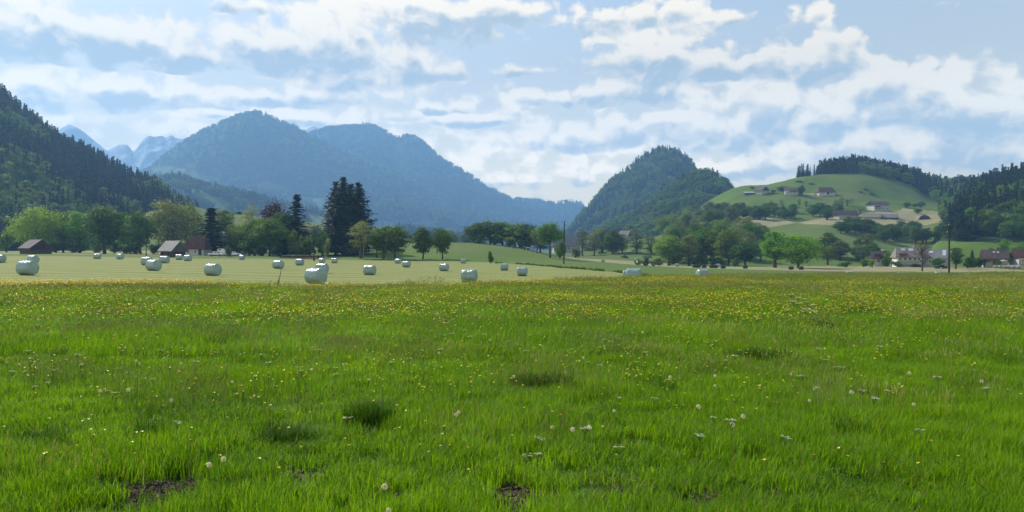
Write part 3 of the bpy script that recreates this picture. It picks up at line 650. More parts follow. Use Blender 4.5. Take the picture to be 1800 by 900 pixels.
# ------------------------------------------------------------------ single trees
T = [ # kind, px, top, base, width, Y, leaf, label
('broad0', 66, 365, 445, 74, 300, 'leaf_bright', 'broad light green tree behind the old dark barn'),
('shrub0', 12, 398, 444, 42, 320, 'leaf_bright', 'low pale bush at the left edge behind the dark barn'),
('round0', 111, 373, 446, 40, 310, 'leaf', 'mid green tree just right of the broad tree behind the barn'),
('round1', 140, 372, 446, 48, 305, 'leaf_bright', 'light green tree between the barn and the dark spreading tree'),
('tall0', 128, 380, 446, 30, 330, 'leaf_dark', 'dark narrow tree squeezed behind the left row of trees'),
('round2', 184, 362, 447, 64, 280, 'leaf_dark', 'dark spreading tree with a visible trunk above two pale bales'),
('shrub1', 168, 429, 447, 22, 277, 'leaf', 'small round bush at the foot of the dark spreading tree'),
('round3', 218, 376, 446, 42, 300, 'leaf_bright', 'pale tree between the two dark trees of the left row'),
('round0', 247, 370, 446, 48, 275, 'leaf_dark', 'dark tree behind the left utility pole'),
('shrub0', 222, 428, 447, 30, 285, 'leaf_dark', 'dark low bush left of the left utility pole'),
('shrub1', 200, 426, 447, 34, 295, 'leaf_dark', 'dark hedge bush right of the spreading trunk'),
('shrub0', 100, 424, 446, 60, 300, 'leaf_dark', 'dark hedge bush right of the old barn'),
('shrub1', 140, 426, 446, 50, 300, 'leaf_dark', 'dark hedge bush under the light green trees'),
('shrub0', 270, 426, 448, 44, 290, 'leaf_dark', 'dark bush between the left pole and the open shed'),
('broad1', 303, 350, 440, 80, 300, 'leaf_pale', 'big pale willow like tree behind the open shed'),
('round1', 337, 360, 430, 34, 340, 'leaf_dark', 'dark tree peering over the red roofed house'),
('tall1', 394, 363, 440, 36, 300, 'leaf', 'soft green tree right behind the dark spruce'),
('shrub1', 408, 422, 449, 30, 256, 'leaf_dark', 'dark undergrowth at the left foot of the farm clump'),
('shrub0', 436, 424, 449, 44, 254, 'leaf_dark', 'dark undergrowth below the bright leafy tree of the farm clump'),
('shrub1', 462, 424, 449, 40, 252, 'leaf_dark', 'dark undergrowth below the full green tree of the farm clump'),
('shrub0', 492, 420, 449, 44, 256, 'leaf_dark', 'dark undergrowth below the tall dark tree of the farm clump'),
('shrub1', 610, 424, 448, 60, 255, 'leaf_dark', 'dark undergrowth at the foot of the giant firs'),
('round1', 458, 392, 449, 40, 270, 'leaf', 'green tree filling the back of the farm clump'),
('shrub0', 240, 424, 447, 44, 280, 'leaf_dark', 'dark undergrowth beside the left utility pole'),
('shrub1', 300, 420, 446, 50, 290, 'leaf_dark', 'dark undergrowth behind the open shed'),
('shrub0', 348, 415, 446, 24, 262, 'leaf', 'bush crowding the left side of the red roofed house'),
('sparse0', 441, 358, 432, 36, 330, 'leaf_pale', 'tall thin pale tree rising left of the copper beech'),
('round2', 421, 392, 449, 44, 262, 'leaf', 'round green tree right of the house with the pale roof'),
('round3', 447, 384, 449, 44, 258, 'leaf', 'bright leafy tree in the middle of the farm clump'),
('round0', 474, 382, 449, 54, 250, 'leaf', 'full green tree in front of the copper beech'),
('broad0', 484, 357, 440, 50, 290, 'copper', 'dark red copper beech standing out of the green clump'),
('tall1', 499, 368, 449, 46, 262, 'leaf_dark', 'tall dark green tree between copper beech and spruce'),
('shrub1', 520, 400, 448, 32, 245, 'leaf', 'leafy bush below the pointed spruce'),
('shrub0', 546, 408, 448, 48, 250, 'leaf', 'wide bright bush left of the thin centre pole'),
('shrub1', 566, 406, 449, 34, 252, 'leaf_bright', 'bright bush between thin pole and giant firs'),
('shrub0', 577, 414, 452, 18, 236, 'leaf_pale', 'small pale shrub at the left foot of the giant firs'),
('shrub1', 402, 430, 450, 13, 225, 'leaf_dark', 'small upright dark shrub beside the parked cars'),
('sparse1', 634, 384, 454, 42, 232, 'leaf_pale', 'pale thin leaved tree in front of the giant firs'),
('sparse0', 662, 398, 454, 24, 240, 'leaf', 'skinny tree between the pale tree and the orchard pair'),
('round1', 674, 397, 455, 44, 230, 'leaf', 'left tree of the orchard pair on the green bank'),
('round2', 694, 396, 455, 44, 228, 'leaf', 'right tree of the orchard pair on the green bank'),
('round3', 743, 399, 456, 34, 228, 'leaf_dark', 'left one of two single upright trees on the bank'),
('round0', 778, 401, 457, 30, 228, 'leaf_dark', 'right one of two single upright trees on the bank'),
('round1', 838, 391, 430, 40, 335, 'leaf_dark', 'first dark tree at the left end of the hilltop row'),
('round2', 862, 388, 430, 42, 338, 'leaf_dark', 'tall dark tree second in the hilltop row'),
('round3', 884, 389, 432, 42, 340, 'leaf', 'third green tree of the hilltop row above the horses'),
('round0', 905, 392, 436, 42, 335, 'leaf', 'fourth tree of the hilltop row right above the grazing horse'),
('round1', 927, 393, 438, 42, 330, 'leaf_dark', 'dark fifth tree of the hilltop row'),
('shrub0', 894, 414, 436, 34, 325, 'leaf', 'green bush under the hilltop row left of the horse'),
('shrub0', 842, 408, 430, 44, 330, 'leaf_dark', 'dark undergrowth at the left end of the hilltop row'),
('shrub1', 868, 410, 432, 44, 330, 'leaf_dark', 'dark undergrowth below the second and third hilltop trees'),
('shrub0', 930, 412, 438, 40, 326, 'leaf', 'green undergrowth at the right end of the hilltop row'),
('round2', 950, 404, 441, 34, 320, 'leaf_dark', 'small dark tree between hilltop row and weeping tree'),
('shrub1', 916, 420, 438, 22, 326, 'leaf_dark', 'dark bush under the hilltop row beside the foal'),
('bare', 944, 414, 441, 24, 305, 'blossom', 'reddish half bare small tree left of the weeping tree'),
('weeping', 967, 393, 448, 56, 275, 'leaf', 'wide weeping tree with a thick forked trunk left of the centre pole'),
('shrub1', 984, 423, 450, 26, 282, 'leaf', 'small tree under the right side of the weeping tree'),
('shrub0', 1011, 432, 451, 24, 330, 'leaf_grey', 'round greyish bush right of the centre pole'),
('shrub1', 862, 440, 457, 14, 206, 'leaf_dark', 'pollarded stump with leafy shoots at the field edge'),
('round0', 1077, 402, 452, 32, 440, 'leaf_dark', 'dark rounded tree among thin pale trees left of the tractor'),
('sparse1', 1024, 398, 452, 26, 450, 'leaf_grey', 'thin greyish tree left of the white gable'),
('sparse0', 1044, 406, 452, 26, 430, 'leaf_grey', 'thin tall tree below the white gable'),
('tall0', 1058, 398, 452, 36, 460, 'leaf_pale', 'pale tall tree just left of the dark rounded tree'),
('sparse1', 1093, 408, 452, 26, 440, 'leaf_grey', 'thin tree just right of the dark rounded tree'),
('sparse0', 1119, 402, 449, 28, 430, 'leaf_grey', 'lone thin tree standing above the baler'),
('sparse1', 1143, 410, 450, 26, 430, 'leaf_grey', 'lone airy tree standing above the tractor'),
('shrub1', 1098, 448, 454, 20, 400, 'leaf_dark', 'flat dark hedge bush left above the baler'),
('shrub0', 1136, 448, 455, 22, 400, 'leaf_dark', 'flat dark hedge bush above the tractor'),
('shrub1', 1160, 452, 467, 28, 310, 'leaf_grey', 'grey bush just right of the tractor'),
('round1', 1175, 414, 465, 44, 330, 'leaf_bright', 'bright round tree right of the tractor'),
('shrub0', 1190, 440, 467, 34, 322, 'leaf_dark', 'dark low bush at the foot of the bright round tree'),
('tall1', 1211, 409, 467, 32, 330, 'leaf_pale', 'pale tall tree right of the bright round tree'),
('round2', 1232, 398, 467, 42, 350, 'leaf', 'large green tree behind the left black bales'),
('shrub1', 1226, 448, 468, 44, 325, 'leaf_dark', 'dark hedge behind the left black bales'),
('tall0', 1252, 402, 467, 38, 345, 'leaf', 'tall green tree behind the middle black bales'),
('round3', 1280, 404, 468, 44, 335, 'leaf', 'leafy tree behind the gap between the black bales'),
('shrub0', 1262, 448, 469, 34, 322, 'leaf_dark', 'dark hedge behind the middle black bales'),
('round0', 1310, 424, 469, 44, 325, 'leaf_dark', 'dark round tree behind the single black bale'),
('shrub1', 1292, 452, 470, 18, 312, 'leaf', 'small bush left of the dark round tree'),
('tall1', 1362, 402, 471, 44, 290, 'leaf_bright', 'bright upright tree, left of the two big field trees'),
('broad1', 1404, 411, 471, 74, 285, 'leaf_bright', 'broad bright tree with two trunks, right of the two big field trees'),
('tall0', 1455, 405, 458, 40, 400, 'leaf_dark', 'bluish dark tree right behind the broad field tree'),
('shrub0', 1488, 457, 475, 36, 300, 'leaf', 'round bush left of the village houses'),
('shrub1', 1518, 455, 474, 22, 305, 'leaf', 'small green bush left below the brown roofed house'),
('shrub0', 1534, 454, 473, 18, 300, 'leaf_bright', 'bright young bush below the brown roofed house'),
('shrub1', 1560, 441, 463, 24, 320, 'leaf', 'rounded garden tree between the brown and the white house'),
('shrub0', 1576, 457, 468, 24, 305, 'leaf', 'garden bush in front of the white house'),
('shrub1', 1606, 463, 469, 40, 302, 'leaf_dark', 'long dark garden hedge in front of the white house'),
('bare', 1621, 428, 478, 30, 255, 'blossom', 'bare dark tree in front of the white house'),
('round2', 1647, 452, 473, 19, 285, 'leaf', 'small round tree in front of the grey house'),
('tall1', 1680, 432, 474, 22, 280, 'leaf_dark', 'dark leafy tree just right of the tall right pole'),
('shrub1', 1700, 450, 473, 40, 290, 'leaf_dark', 'dark wide hedge right of the tall right pole'),
('shrub0', 1722, 450, 472, 34, 300, 'leaf_dark', 'dark hedge left of the brown roofed chalet'),
('shrub1', 1755, 455, 470, 12, 292, 'leaf', 'small garden tree in front of the brown roofed chalet'),
('shrub0', 1778, 440, 466, 24, 320, 'leaf', 'green bush between the chalet and the white house'),
('shrub1', 1745, 434, 452, 34, 350, 'leaf_dark', 'dark bush behind the brown roofed chalet'),
('round0', 1795, 425, 452, 34, 350, 'leaf', 'green tree above the white house at the right edge'),
('tall0', 1765, 418, 452, 20, 365, 'leaf_bright', 'bright slim tree at the foot of the right forest'),
]
for k, px, top, base, wd, Y, leaf, lab in T:
    tree(k, px, top, base, wd, Y, lab, name='shrub' if k.startswith('shrub') else 'bare_tree' if k == 'bare' else 'deciduous_tree',
         cat='bush' if k.startswith('shrub') else 'tree', leaf=leaf)
for k, px, top, base, wd, Y, lab in [('spruce0', 371, 368, 441, 48, 262, 'dark spruce behind the red roofed house'),
    ('spruce1', 521, 346, 446, 40, 262, 'pointed dark spruce right of the copper beech'),
    ('fir0', 590, 325, 441, 38, 262, 'leftmost of the group of giant dark firs'), ('fir1', 603, 317, 441, 42, 258, 'tallest giant dark fir in the middle of the group'),
    ('fir0', 617, 329, 441, 38, 268, 'shorter giant fir filling the gap behind the middle and the right one'), ('fir1', 630, 326, 441, 40, 262, 'rightmost of the group of giant dark firs'), ('spruce0', 1709, 440, 470, 9, 300, 'small pointed spruce between hedge and chalet'),
    ('spruce1', 421, 372, 385, 12, 520, 'lone small spruce on the pale slope behind the farm')]:
    tree(k, px, top, base, wd, Y, lab, name='conifer', cat='fir' if k[0] == 'f' else 'spruce', z=ZLS(px, Y) if Y == 520 else None)
# trees of the valley wood under the leafy hill, and far tree lines
rt = random.Random(5)
def scatter_trees(n, pxr, Yr, hr, kinds, leafs, label, group, zf=None, wr=(.55, .85), name='deciduous_tree', cat='tree', ok=None):
    c = 0
    while c < n:
        px = rt.uniform(*pxr); Y = rt.uniform(*Yr)
        z = zf(px, Y) if zf else G(XY(px, Y), Y)
        if ok and not ok(px, HOR - z*F/Y): continue
        k = rt.choice(kinds); h = rt.uniform(*hr); wd = h*rt.uniform(*wr)
        tree(k, px, HOR - (z+h)*F/Y, 0, wd*F/Y, Y, label, name=name, cat=cat, group=group, leaf=rt.choice(leafs) if leafs else None, z=z); c += 1
scatter_trees(125, (1085, 1345), (365, 840), (9, 17), ['round0','round1','round2','tall0','tall1','sparse0','broad0'], ['leaf','leaf_pale','leaf_grey','leaf_dark','leaf_grey'],
    'muted green tree of the valley wood below the leafy hill', 'trees of the valley wood', zf=ZR, ok=lambda px, py: py > np.interp(px, [1085, 1180, 1240, 1275, 1300, 1345], [398, 396, 380, 372, 408, 424]) and (px > 1168 or py < 414))
scatter_trees(16, (1000, 1100), (480, 640), (9, 14), ['sparse0','sparse1','tall1','round1'], ['leaf_grey','leaf_pale','leaf'],
    'soft grey green tree in the far valley near the long roof', 'trees round the far village', wr=(.6, .9))
scatter_trees(34, (690, 850), (560, 700), (10, 16), ['round0','round1','tall0','round3'], ['leaf_grey','leaf','leaf_dark'],
    'bluish green tree of the far tree line under the mountains', 'far tree line', wr=(.7, 1))
scatter_trees(12, (505, 560), (430, 520), (9, 13), ['round0','sparse0'], ['leaf_grey','leaf_pale'], 'hazy tree on the slope between spruce and giant firs', 'trees on the far slope')
scatter_trees(40, (1240, 1480), (560, 760), (7, 11), ['round0','round2','round3','tall1'], ['leaf_dark','leaf_dark','leaf'],
    'dark round tree of the hanging wood below the hilltop farms', 'trees of the hanging wood', zf=ZR, ok=lambda px, py: 371 + abs(px-1380)*.03 < py < 387, wr=(.7, 1.0))
scatter_trees(16, (1350, 1480), (640, 760), (8, 10), ['sparse0','sparse1'], ['leaf_grey','leaf_pale'],
    'thin pale tree on the slope below the hilltop farms', 'thin trees below the farms', zf=ZR, ok=lambda px, py: 364 < py < 378, wr=(.3, .5))
scatter_trees(30, (1478, 1610), (440, 540), (6, 9), ['round0','round2','round3','tall1'], ['leaf_dark','leaf_dark','leaf'],
    'dark tree of the hedge running down the pasture above the village', 'trees of the pasture hedge', zf=ZR, ok=lambda px, py: abs(py - (404 + (px-1480)*.13 + 6*math.sin(px*.07))) < 9, wr=(.8, 1.1))
scatter_trees(12, (1600, 1680), (430, 500), (8, 12), ['round1','tall1','round3'], ['leaf','leaf_dark'],
    'green tree below the tan terrace near the right forest', 'trees below the terrace', zf=ZR, ok=lambda px, py: 412 < py < 432, wr=(.6, .8))
scatter_trees(12, (1430, 1540), (350, 430), (6, 10), ['round0','tall0','sparse1'], ['leaf','leaf_dark','leaf_grey'],
    'garden tree on the slope left of the village', 'trees left of the village', zf=ZR, wr=(.7, 1))
for px, top, Y, wd, lab in [(1489, 350, 700, 26, 'brownish budding tree left of the large white farmhouse'),(1512, 366, 640, 30, 'brown budding tree beside the grey farm roofs')]:
    tree('bare', px, top, 0, wd, Y, lab, name='bare_tree', z=ZR(px, Y))
tree('bare', 1280, 373, 0, 26, 590, 'brown leafless tree at the left end of the tan terrace', name='bare_tree', z=ZR(1280, 590))
for px, top, Y, wd, lab in [(1594, 355, 690, 14, 'dark bush left of the bend in the hill road'), (1608, 357, 700, 12, 'bush above the bend in the hill road'), (1619, 354, 700, 14, 'taller bush above the bend in the hill road'),
    (1613, 366, 650, 13, 'tree left of the dark arched shed'), (1521, 333, 780, 9, 'lone small tree in the upper pasture'), (1512, 341, 770, 8, 'low tree left in the upper pasture'), (1532, 340, 770, 10, 'low tree right in the upper pasture'),
    (1404, 318, 810, 11, 'tree on the slope above the white chalet'), (1359, 333, 770, 8, 'slim tree between the two hilltop chalets'), (1426, 322, 800, 8, 'tree left of the big red barn'), (1376, 327, 780, 22, 'grey budding clump left of the white chalet'),
    (1408, 325, 750, 12, 'green tree at the right corner of the white chalet'), (1322, 328, 800, 8, 'small tree above the low dark shed')]:
    tree('round%d' % rt.randint(0, 3), px, top, 0, wd, Y, lab, z=ZR(px, Y), leaf=rt.choice(['leaf_grey', 'leaf', 'leaf_dark']))

# ------------------------------------------------------------------ instanced stuff (forests, grass, flowers)
def instancer(name, label, kind_cat, P, rot, scl, idx, protos):
    """one object: points carrying rotation / scale / index, instanced with geometry nodes"""
    pc = bpy.data.collections.new(name + '_sources')
    for i, (me_) in enumerate(protos):
        o = bpy.data.objects.new(f'{name}_source_{i:02d}', me_); pc.objects.link(o)
    me = npmesh(name, P, np.zeros((0, 3), int) if False else [], {'rot': rot, 'scl': scl, 'pick': np.asarray(idx, float)}) if False else bpy.data.meshes.new(name)
    me.vertices.add(len(P)); me.vertices.foreach_set('co', np.asarray(P, np.float32).ravel())
    a = me.attributes.new('rot', 'FLOAT_VECTOR', 'POINT'); a.data.foreach_set('vector', np.asarray(rot, np.float32).ravel())
    a = me.attributes.new('scl', 'FLOAT_VECTOR', 'POINT'); a.data.foreach_set('vector', np.asarray(scl, np.float32).ravel())
    a = me.attributes.new('pick', 'INT', 'POINT'); a.data.foreach_set('value', np.asarray(idx, np.int32))
    o = link(name, me); tag(o, label, kind_cat, kind='stuff')
    ng = bpy.data.node_groups.new(name, 'GeometryNodeTree')
    ng.interface.new_socket('Geometry', in_out='INPUT', socket_type='NodeSocketGeometry'); ng.interface.new_socket('Geometry', in_out='OUTPUT', socket_type='NodeSocketGeometry')
    n = ng.nodes; l = ng.links
    gi = n.new('NodeGroupInput'); go = n.new('NodeGroupOutput'); ip = n.new('GeometryNodeInstanceOnPoints'); ci = n.new('GeometryNodeCollectionInfo')
    ci.inputs['Collection'].default_value = pc; ci.inputs['Separate Children'].default_value = True; ci.inputs['Reset Children'].default_value = True
    def at(nm, ty):
        q = n.new('GeometryNodeInputNamedAttribute'); q.data_type = ty; q.inputs['Name'].default_value = nm; return q.outputs['Attribute']
    l.new(gi.outputs[0], ip.inputs['Points']); l.new(ci.outputs[0], ip.inputs['Instance']); ip.inputs['Pick Instance'].default_value = True
    l.new(at('pick', 'INT'), ip.inputs['Instance Index']); l.new(at('rot', 'FLOAT_VECTOR'), ip.inputs['Rotation']); l.new(at('scl', 'FLOAT_VECTOR'), ip.inputs['Scale'])
    l.new(ip.outputs[0], go.inputs[0])
    md = o.modifiers.new('instances', 'NODES'); md.node_group = ng
    return o
def lod(TC, name, m):
    b = MB()
    return TC[1].mesh(name, [M[m]])
FP = [lod(conifer(200+i, 14, 6.2, 20, 9, .8, .04), f'hill_conifer{i}', 'needle_far') for i in range(3)] + \
     [lod(deciduous(210+i, 10, 8.5, lobes=18, per=60, size=.75, low=.08), f'hill_broadleaf{i}', 'leaf_hill') for i in range(3)]
def forest(name, label, surf, pxr, Yr, spacing, hcon, hdec, decfrac, ok=None, seed=1, wk=1.0, bias=None):
    r = np.random.default_rng(seed)
    area = (pxr[1]-pxr[0])/F * (Yr[1]**2 - Yr[0]**2)/2; n = int(area/spacing**2)
    Y = np.sqrt(r.uniform(Yr[0]**2, Yr[1]**2, n)); px = r.uniform(*pxr, n); X = (px-900)/F*Y; Z = surf.z(X, Y); py = HOR - Z*F/Y
    k = Z > GROUND.z(X, Y) - 1
    if ok is not None: k &= ok(px, py, Y)
    X, Y, Z, px, py = X[k], Y[k], Z[k], px[k], py[k]; n = len(X)
    nz = fbm(X/45, Y/45, 3)*1.4 + r.normal(0, .18, n)
    thr = decfrac(px, py, Y) if callable(decfrac) else decfrac
    dec = (nz + .5) < thr
    h = np.where(dec, r.uniform(*hdec, n), r.uniform(*hcon, n)); wv_ = r.uniform(.85, 1.25, n)*wk
    sx = np.where(dec, h/10, h/14)*wv_; sz = np.where(dec, h/10, h/14)
    idx = np.where(dec, 3 + r.integers(0, 3, n), r.integers(0, 3, n))
    rot = np.stack([r.normal(0, .03, n), r.normal(0, .03, n), r.uniform(0, 6.28, n)], 1)
    return instancer(name, label, 'forest', np.stack([X, Y, Z-.3], 1), rot, np.stack([sx, sx, sz], 1), idx, FP)
forest('forest', 'dark spruce forest with pale leafy trees on the left hillside', H_left, (-260, 470), (400, 820), 5.3, (10, 17), (9, 14),
       lambda px, py, Y: -.05 + .36*sstep(290, 400, py) + .25*sstep(120, 20, px)*(py < 260), seed=3,
       ok=lambda px, py, Y: ~((py > 383) & (px > 200)))
forest('forest', 'forest of conifers and bright beeches on the right hillside', H_rf, (1560, 2350), (400, 740), 5.8, (12, 19), (10, 15),
       lambda px, py, Y: .30 + .3*sstep(1700, 1780, px)*sstep(300, 360, py), seed=4,
       ok=lambda px, py, Y: (py < 424) & (px > 1655 + np.clip(py-380, 0, 60)*.4))
forest('forest', 'spruce wood behind the crest of the pasture hill', H_r, (1440, 2100), (640, 1060), 5.4, (12, 18), (10, 14), .30, seed=5,
       ok=lambda px, py, Y: ((Y > np.interp(px, [1440, 1470, 1560, 1590, 1640, 1670], [852, 850, 850, 845, 820, 680]))))
forest('forest', 'small spruce group on the crest of the pasture hill', H_r, (1398, 1442), (850, 900), 8.0, (9, 15), (7, 10), .3, seed=6)
forest('forest', 'leafy forest clothing the lower hill', H_d2, (960, 1420), (800, 1300), 8.0, (11, 17), (10, 15), .90, seed=7)
forest('forest', 'mixed forest clothing the steep domed hill', H_d1, (960, 1420), (1350, 1980), 10.5, (13, 19), (11, 17), .66, seed=8)
forest('forest', 'hazy forest on the foothill', H_m0, (80, 850), (1250, 2100), 15, (14, 22), (12, 18), .35, seed=9, wk=1.4, ok=lambda px, py, Y: ~(inpoly(px, py, F0[0]) | inpoly(px, py, F0[1])))
def notf1(px, py, Y):
    k = np.zeros(len(px), bool)
    for P in F1: k |= inpoly(px, py, P)
    return ~k
forest('forest', 'blue hazy forest covering the big mountain', H_m1, (120, 1060), (2700, 4350), 25, (18, 28), (16, 24), .35, seed=10, wk=2.0, ok=notf1)
forest('forest', 'blue hazy forest covering the second mountain', H_m2, (430, 1080), (3600, 5150), 27, (18, 30), (16, 24), .4, seed=11, wk=2.1)
forest('forest', 'blue hazy forest on the low far hills', H_m3, (800, 1100), (4500, 5700), 34, (20, 30), (18, 26), .3, seed=12, wk=2.2)

# ------------------------------------------------------------------ buildings
def box_mesh(name, boxes, mats):
    b = MB()
    for c, d in boxes: b.box(c, d)
    return b.mesh(name, mats)
def roof_mesh(L, D, z, rise, over, hip, th, m):
    a, d = L/2 + over, D/2 + over; dz = rise*over/(D/2)
    V = []
    for t in (0, th):
        V += [(-a,-d,z-dz+t), (a,-d,z-dz+t), (a,d,z-dz+t), (-a,d,z-dz+t), (-a+hip,0,z+rise+t), (a-hip,0,z+rise+t)]
    b = MB(); b.add(V, [(6,7,11,10), (8,9,10,11), (1,0,4,5), (3,2,5,4), (0,1,7,6), (2,3,9,8)])
    b2 = np.array([(9,6,10),(7,8,11),(0,3,4),(2,1,5)]); b.F.setdefault(3, []).append(b2)
    b.F[4].append(np.array([(1,2,8,7),(3,0,6,9)]))
    return b.mesh('roof', [m])
def house(name, label, px, Y, z, L, D, hw, rise, rz=0.0, wall='plaster', roof='roof_brown', over=.7, hip=0.0, win=(), gwin=(), gwl=(), upper=None, chim=None, door=None, balcony=None, cat='house', group=None, extra=None, gable=None):
    o = empty(name, (XY(px, Y), Y, z), R(rz)); tag(o, label, cat, group)
    b = MB(); x, y = L/2, D/2; gx = 0 if hip else rise*.97
    k = 1.5
    V = [(-x,-y,-k), (x,-y,-k), (x,y,-k), (-x,y,-k), (-x,-y,hw), (x,-y,hw), (x,y,hw), (-x,y,hw), (x,0,hw+gx), (-x,0,hw+gx)]
    b.add(V, [(0,1,5,4), (1,2,6,5), (2,3,7,6), (3,0,4,7)])
    if not hip and not gable: b.F.setdefault(3, []).append(np.array([(5,6,8), (7,4,9)]))
    link('wall', b.mesh('wall', [M[wall]]), o)
    if gable and not hip:
        for s in (1, -1):
            g = MB(); g.add([(s*x,-y,hw), (s*x,y,hw), (s*x,0,hw+gx)], [(0,1,2) if s > 0 else (1,0,2)]); link('gable', g.mesh('gable', [M[gable]]), o)
    if upper: 
        link('cladding', box_mesh('cladding', [((0,-y-.03,upper[0]), (L*upper[1],.06,upper[2]))], [M[upper[3]]]), o)
    r = link('roof', roof_mesh(L, D, hw, rise, over, hip, .22, M[roof]), o)
    if chim: link('chimney', box_mesh('chimney', [((chim[0], chim[1], hw+rise*.9+.3), (.8,.8,1.8)), ((chim[0], chim[1], hw+rise*.9+1.25), (1.0,1.0,.14))], [M[chim[2] if len(chim) > 2 else 'wood_house']]), r)
    def window(c, d, nrm):
        f = MB(); w_, h_ = d; t = .09; q = .05
        if nrm == 'y':
            for (dx, dz, sx, sz) in ((0, h_/2, w_+t, t), (0, -h_/2, w_+t, t), (-w_/2, 0, t, h_-t), (w_/2, 0, t, h_-t), (0, 0, t*.7, h_-t)): f.box((c[0]+dx, c[1]-q, c[2]+dz), (sx, .09, sz))
            g = ((c[0], c[1]-.012, c[2]), (w_-t, .03, h_-t))
        else:
            s_ = 1 if c[0] > 0 else -1
            for (dy, dz, sy, sz) in ((0, h_/2, w_+t, t), (0, -h_/2, w_+t, t), (-w_/2, 0, t, h_-t), (w_/2, 0, t, h_-t), (0, 0, t*.7, h_-t)): f.box((c[0]+q*s_, c[1]+dy, c[2]+dz), (.09, sy, sz))
            g = ((c[0]+.012*s_, c[1], c[2]), (.03, w_-t, h_-t))
        p = link('window', box_mesh('window', [g], [M['glass']]), o)
        link('frame', f.mesh('frame', [M['frame']]), p)
    for (wx, wz, ww, wh) in win: window((wx, -y, wz), (ww, wh), 'y')
    for (wy, wz, ww, wh) in gwin: window((x, wy, wz), (ww, wh), 'x')
    for (wy, wz, ww, wh) in gwl: window((-x, wy, wz), (ww, wh), 'x')
    if door: link('door', box_mesh('door', [((door[0], -y-.02, door[2]/2), (door[1], .08, door[2]))], [M['wood_dark']]), o)
    if balcony:
        bx, bz, bl, bm = balcony; q = [((bx, -y-.6, bz), (bl, 1.2, .14)), ((bx, -y-1.15, bz+.55), (bl, .06, .85))]
        q += [((bx-bl/2+.05, -y-.6, bz+.55), (.06, 1.1, .85)), ((bx+bl/2-.05, -y-.6, bz+.55), (.06, 1.1, .85))]
        link('balcony', box_mesh('balcony', q, [M[bm]]), o)
    return o, r
def skylights(r, lst, L, D, hw, rise, th=.22, m='solar', name='skylight'):
    """flat panels lying on the front slope: (x, fraction up the slope, width, length)"""
    ang = math.atan2(rise, D/2); sl_ = math.hypot(rise, D/2)
    for (x_, f, w_, l_) in lst:
        b = MB(); b.box((0, 0, 0), (w_, l_, .08)); p = link(name, b.mesh(name, [M[m]]), r)
        p.rotation_euler = (ang, 0, 0); p.location = (x_, -D/2*(1-f), hw + rise*f + th/math.cos(ang)*1.0 + .05)
def gz(px, Y): return G(XY(px, Y), Y)
# left farm
house('barn', 'old dark wooden barn standing alone at the far left of the mown field', 63, 250, gz(63, 250) , 6.2, 6.6, 2.0, 2.4, rz=-32, wall='wood_dark', roof='roof_dark', over=.5, door=(-1.2, 3.6, 1.95), cat='barn', gable='wood_grey')
sh, _ = house('shed', 'small open shed with grey roof left of the red roofed house', 304, 215, gz(304, 215), 4.6, 4.4, 2.0, 2.2, rz=-28, wall='wood_dark', roof='roof_grey', over=.6, door=(-.3, 2.6, 1.9), cat='shed', gable='wood_grey')
o, r = house('farmhouse', 'farmhouse with steep red roof and white ground floor beside the dark spruce', 347, 250, gz(347, 250)+.2, 6.4, 6.5, 2.3, 3.4, rz=0, roof='roof_red', hip=1.2, over=.5, win=[(-1.6, 1.1, .9, 1.1), (.6, 1.1, .7, 1.0)], door=(2.1, 1.0, 1.9))
o, r = house('farmhouse', 'house with pale tiled roof half hidden between spruce and round tree', 404, 280, gz(404, 280)+1.2, 9, 8, 3.2, 3.0, rz=40, roof='roof_pale', wall='plaster2', win=[(-2, 1.4, 1, 1.2), (1.5, 1.4, 1, 1.2)], chim=(-2, 0, 'plaster'))
# far village
house('barn', 'very long grey roofed barn behind the centre pole', 1002, 560, gz(1002, 560)+3.5, 24, 14, 4, 7.5, rz=4, roof='roof_grey', wall='plaster2', over=.8, win=[(-7, 2, 1.2, 1.4), (-2, 2, 1.2, 1.4), (3, 2, 1.2, 1.4)], cat='barn')
house('farm_building', 'pale farm building right of the long grey roof', 1031, 545, gz(1031, 545)+6.2, 7, 6, 5.6, 1.6, rz=15, roof='roof_pale', win=[(-1.5, 3.5, 1, 1.6), (1.5, 3.5, 1, 1.6)], cat='house')
house('house', 'white house showing a pointed gable with two dark windows over the thin trees', 1049, 560, gz(1049, 560)+7, 9, 8.5, 5.5, 4.4, rz=-62, roof='roof_dark', gwin=[(0, 7.6, .9, 1.1), (-1, 5.0, 1.1, 1.4), (1.8, 4.6, 1.1, 1.4)], gwl=[(0, 7.6, .9, 1.1)])
house('house', 'small pale roofed house half hidden under the leafy hill', 1099, 520, float(H_r.z(XY(1099,520),520))+5.0, 6, 6, 3.2, 2.6, rz=-30, roof='roof_pale', wall='plaster2', win=[(-1, 1.5, .9, 1.1)], gwin=[(0, 3.4, .8, .9)])
# village on the right
def wn(xs, z, w_=1.0, h_=1.2): return [(x_, z, w_, h_) for x_ in xs]
o, r = house('house', 'brown roofed house with chimney, leftmost of the village', 1547, 325, gz(1547, 325)+.9, 5.8, 6, 2.7, 2.6, rz=-14, roof='roof_brown', win=wn([-1.2, .6, 2.0], 1.5), chim=(1.0, .4, 'plaster'), over=.7, balcony=(-1.6, 2.2, 1.6, 'wood_house'))
DM = MB(); DM.box((-1.6, -2.3, 3.6), (2.4, 1.8, 1.5)); link('dormer', DM.mesh('dormer', [M['wood_dark']]), r)
o, r = house('house', 'large white house with hipped tile roof, two bright skylights and a long balcony', 1594, 310, gz(1594, 310)+1.1, 8.8, 7.6, 3.1, 3.2, rz=-12, roof='roof_pale', wall='plaster_bright', hip=1.1, over=.7, win=wn([-3.3, -1.6, .2, 1.9, 3.4], 1.9), balcony=(0, .75, 9.0, 'plaster2'), chim=(3, .8, 'plaster2'))
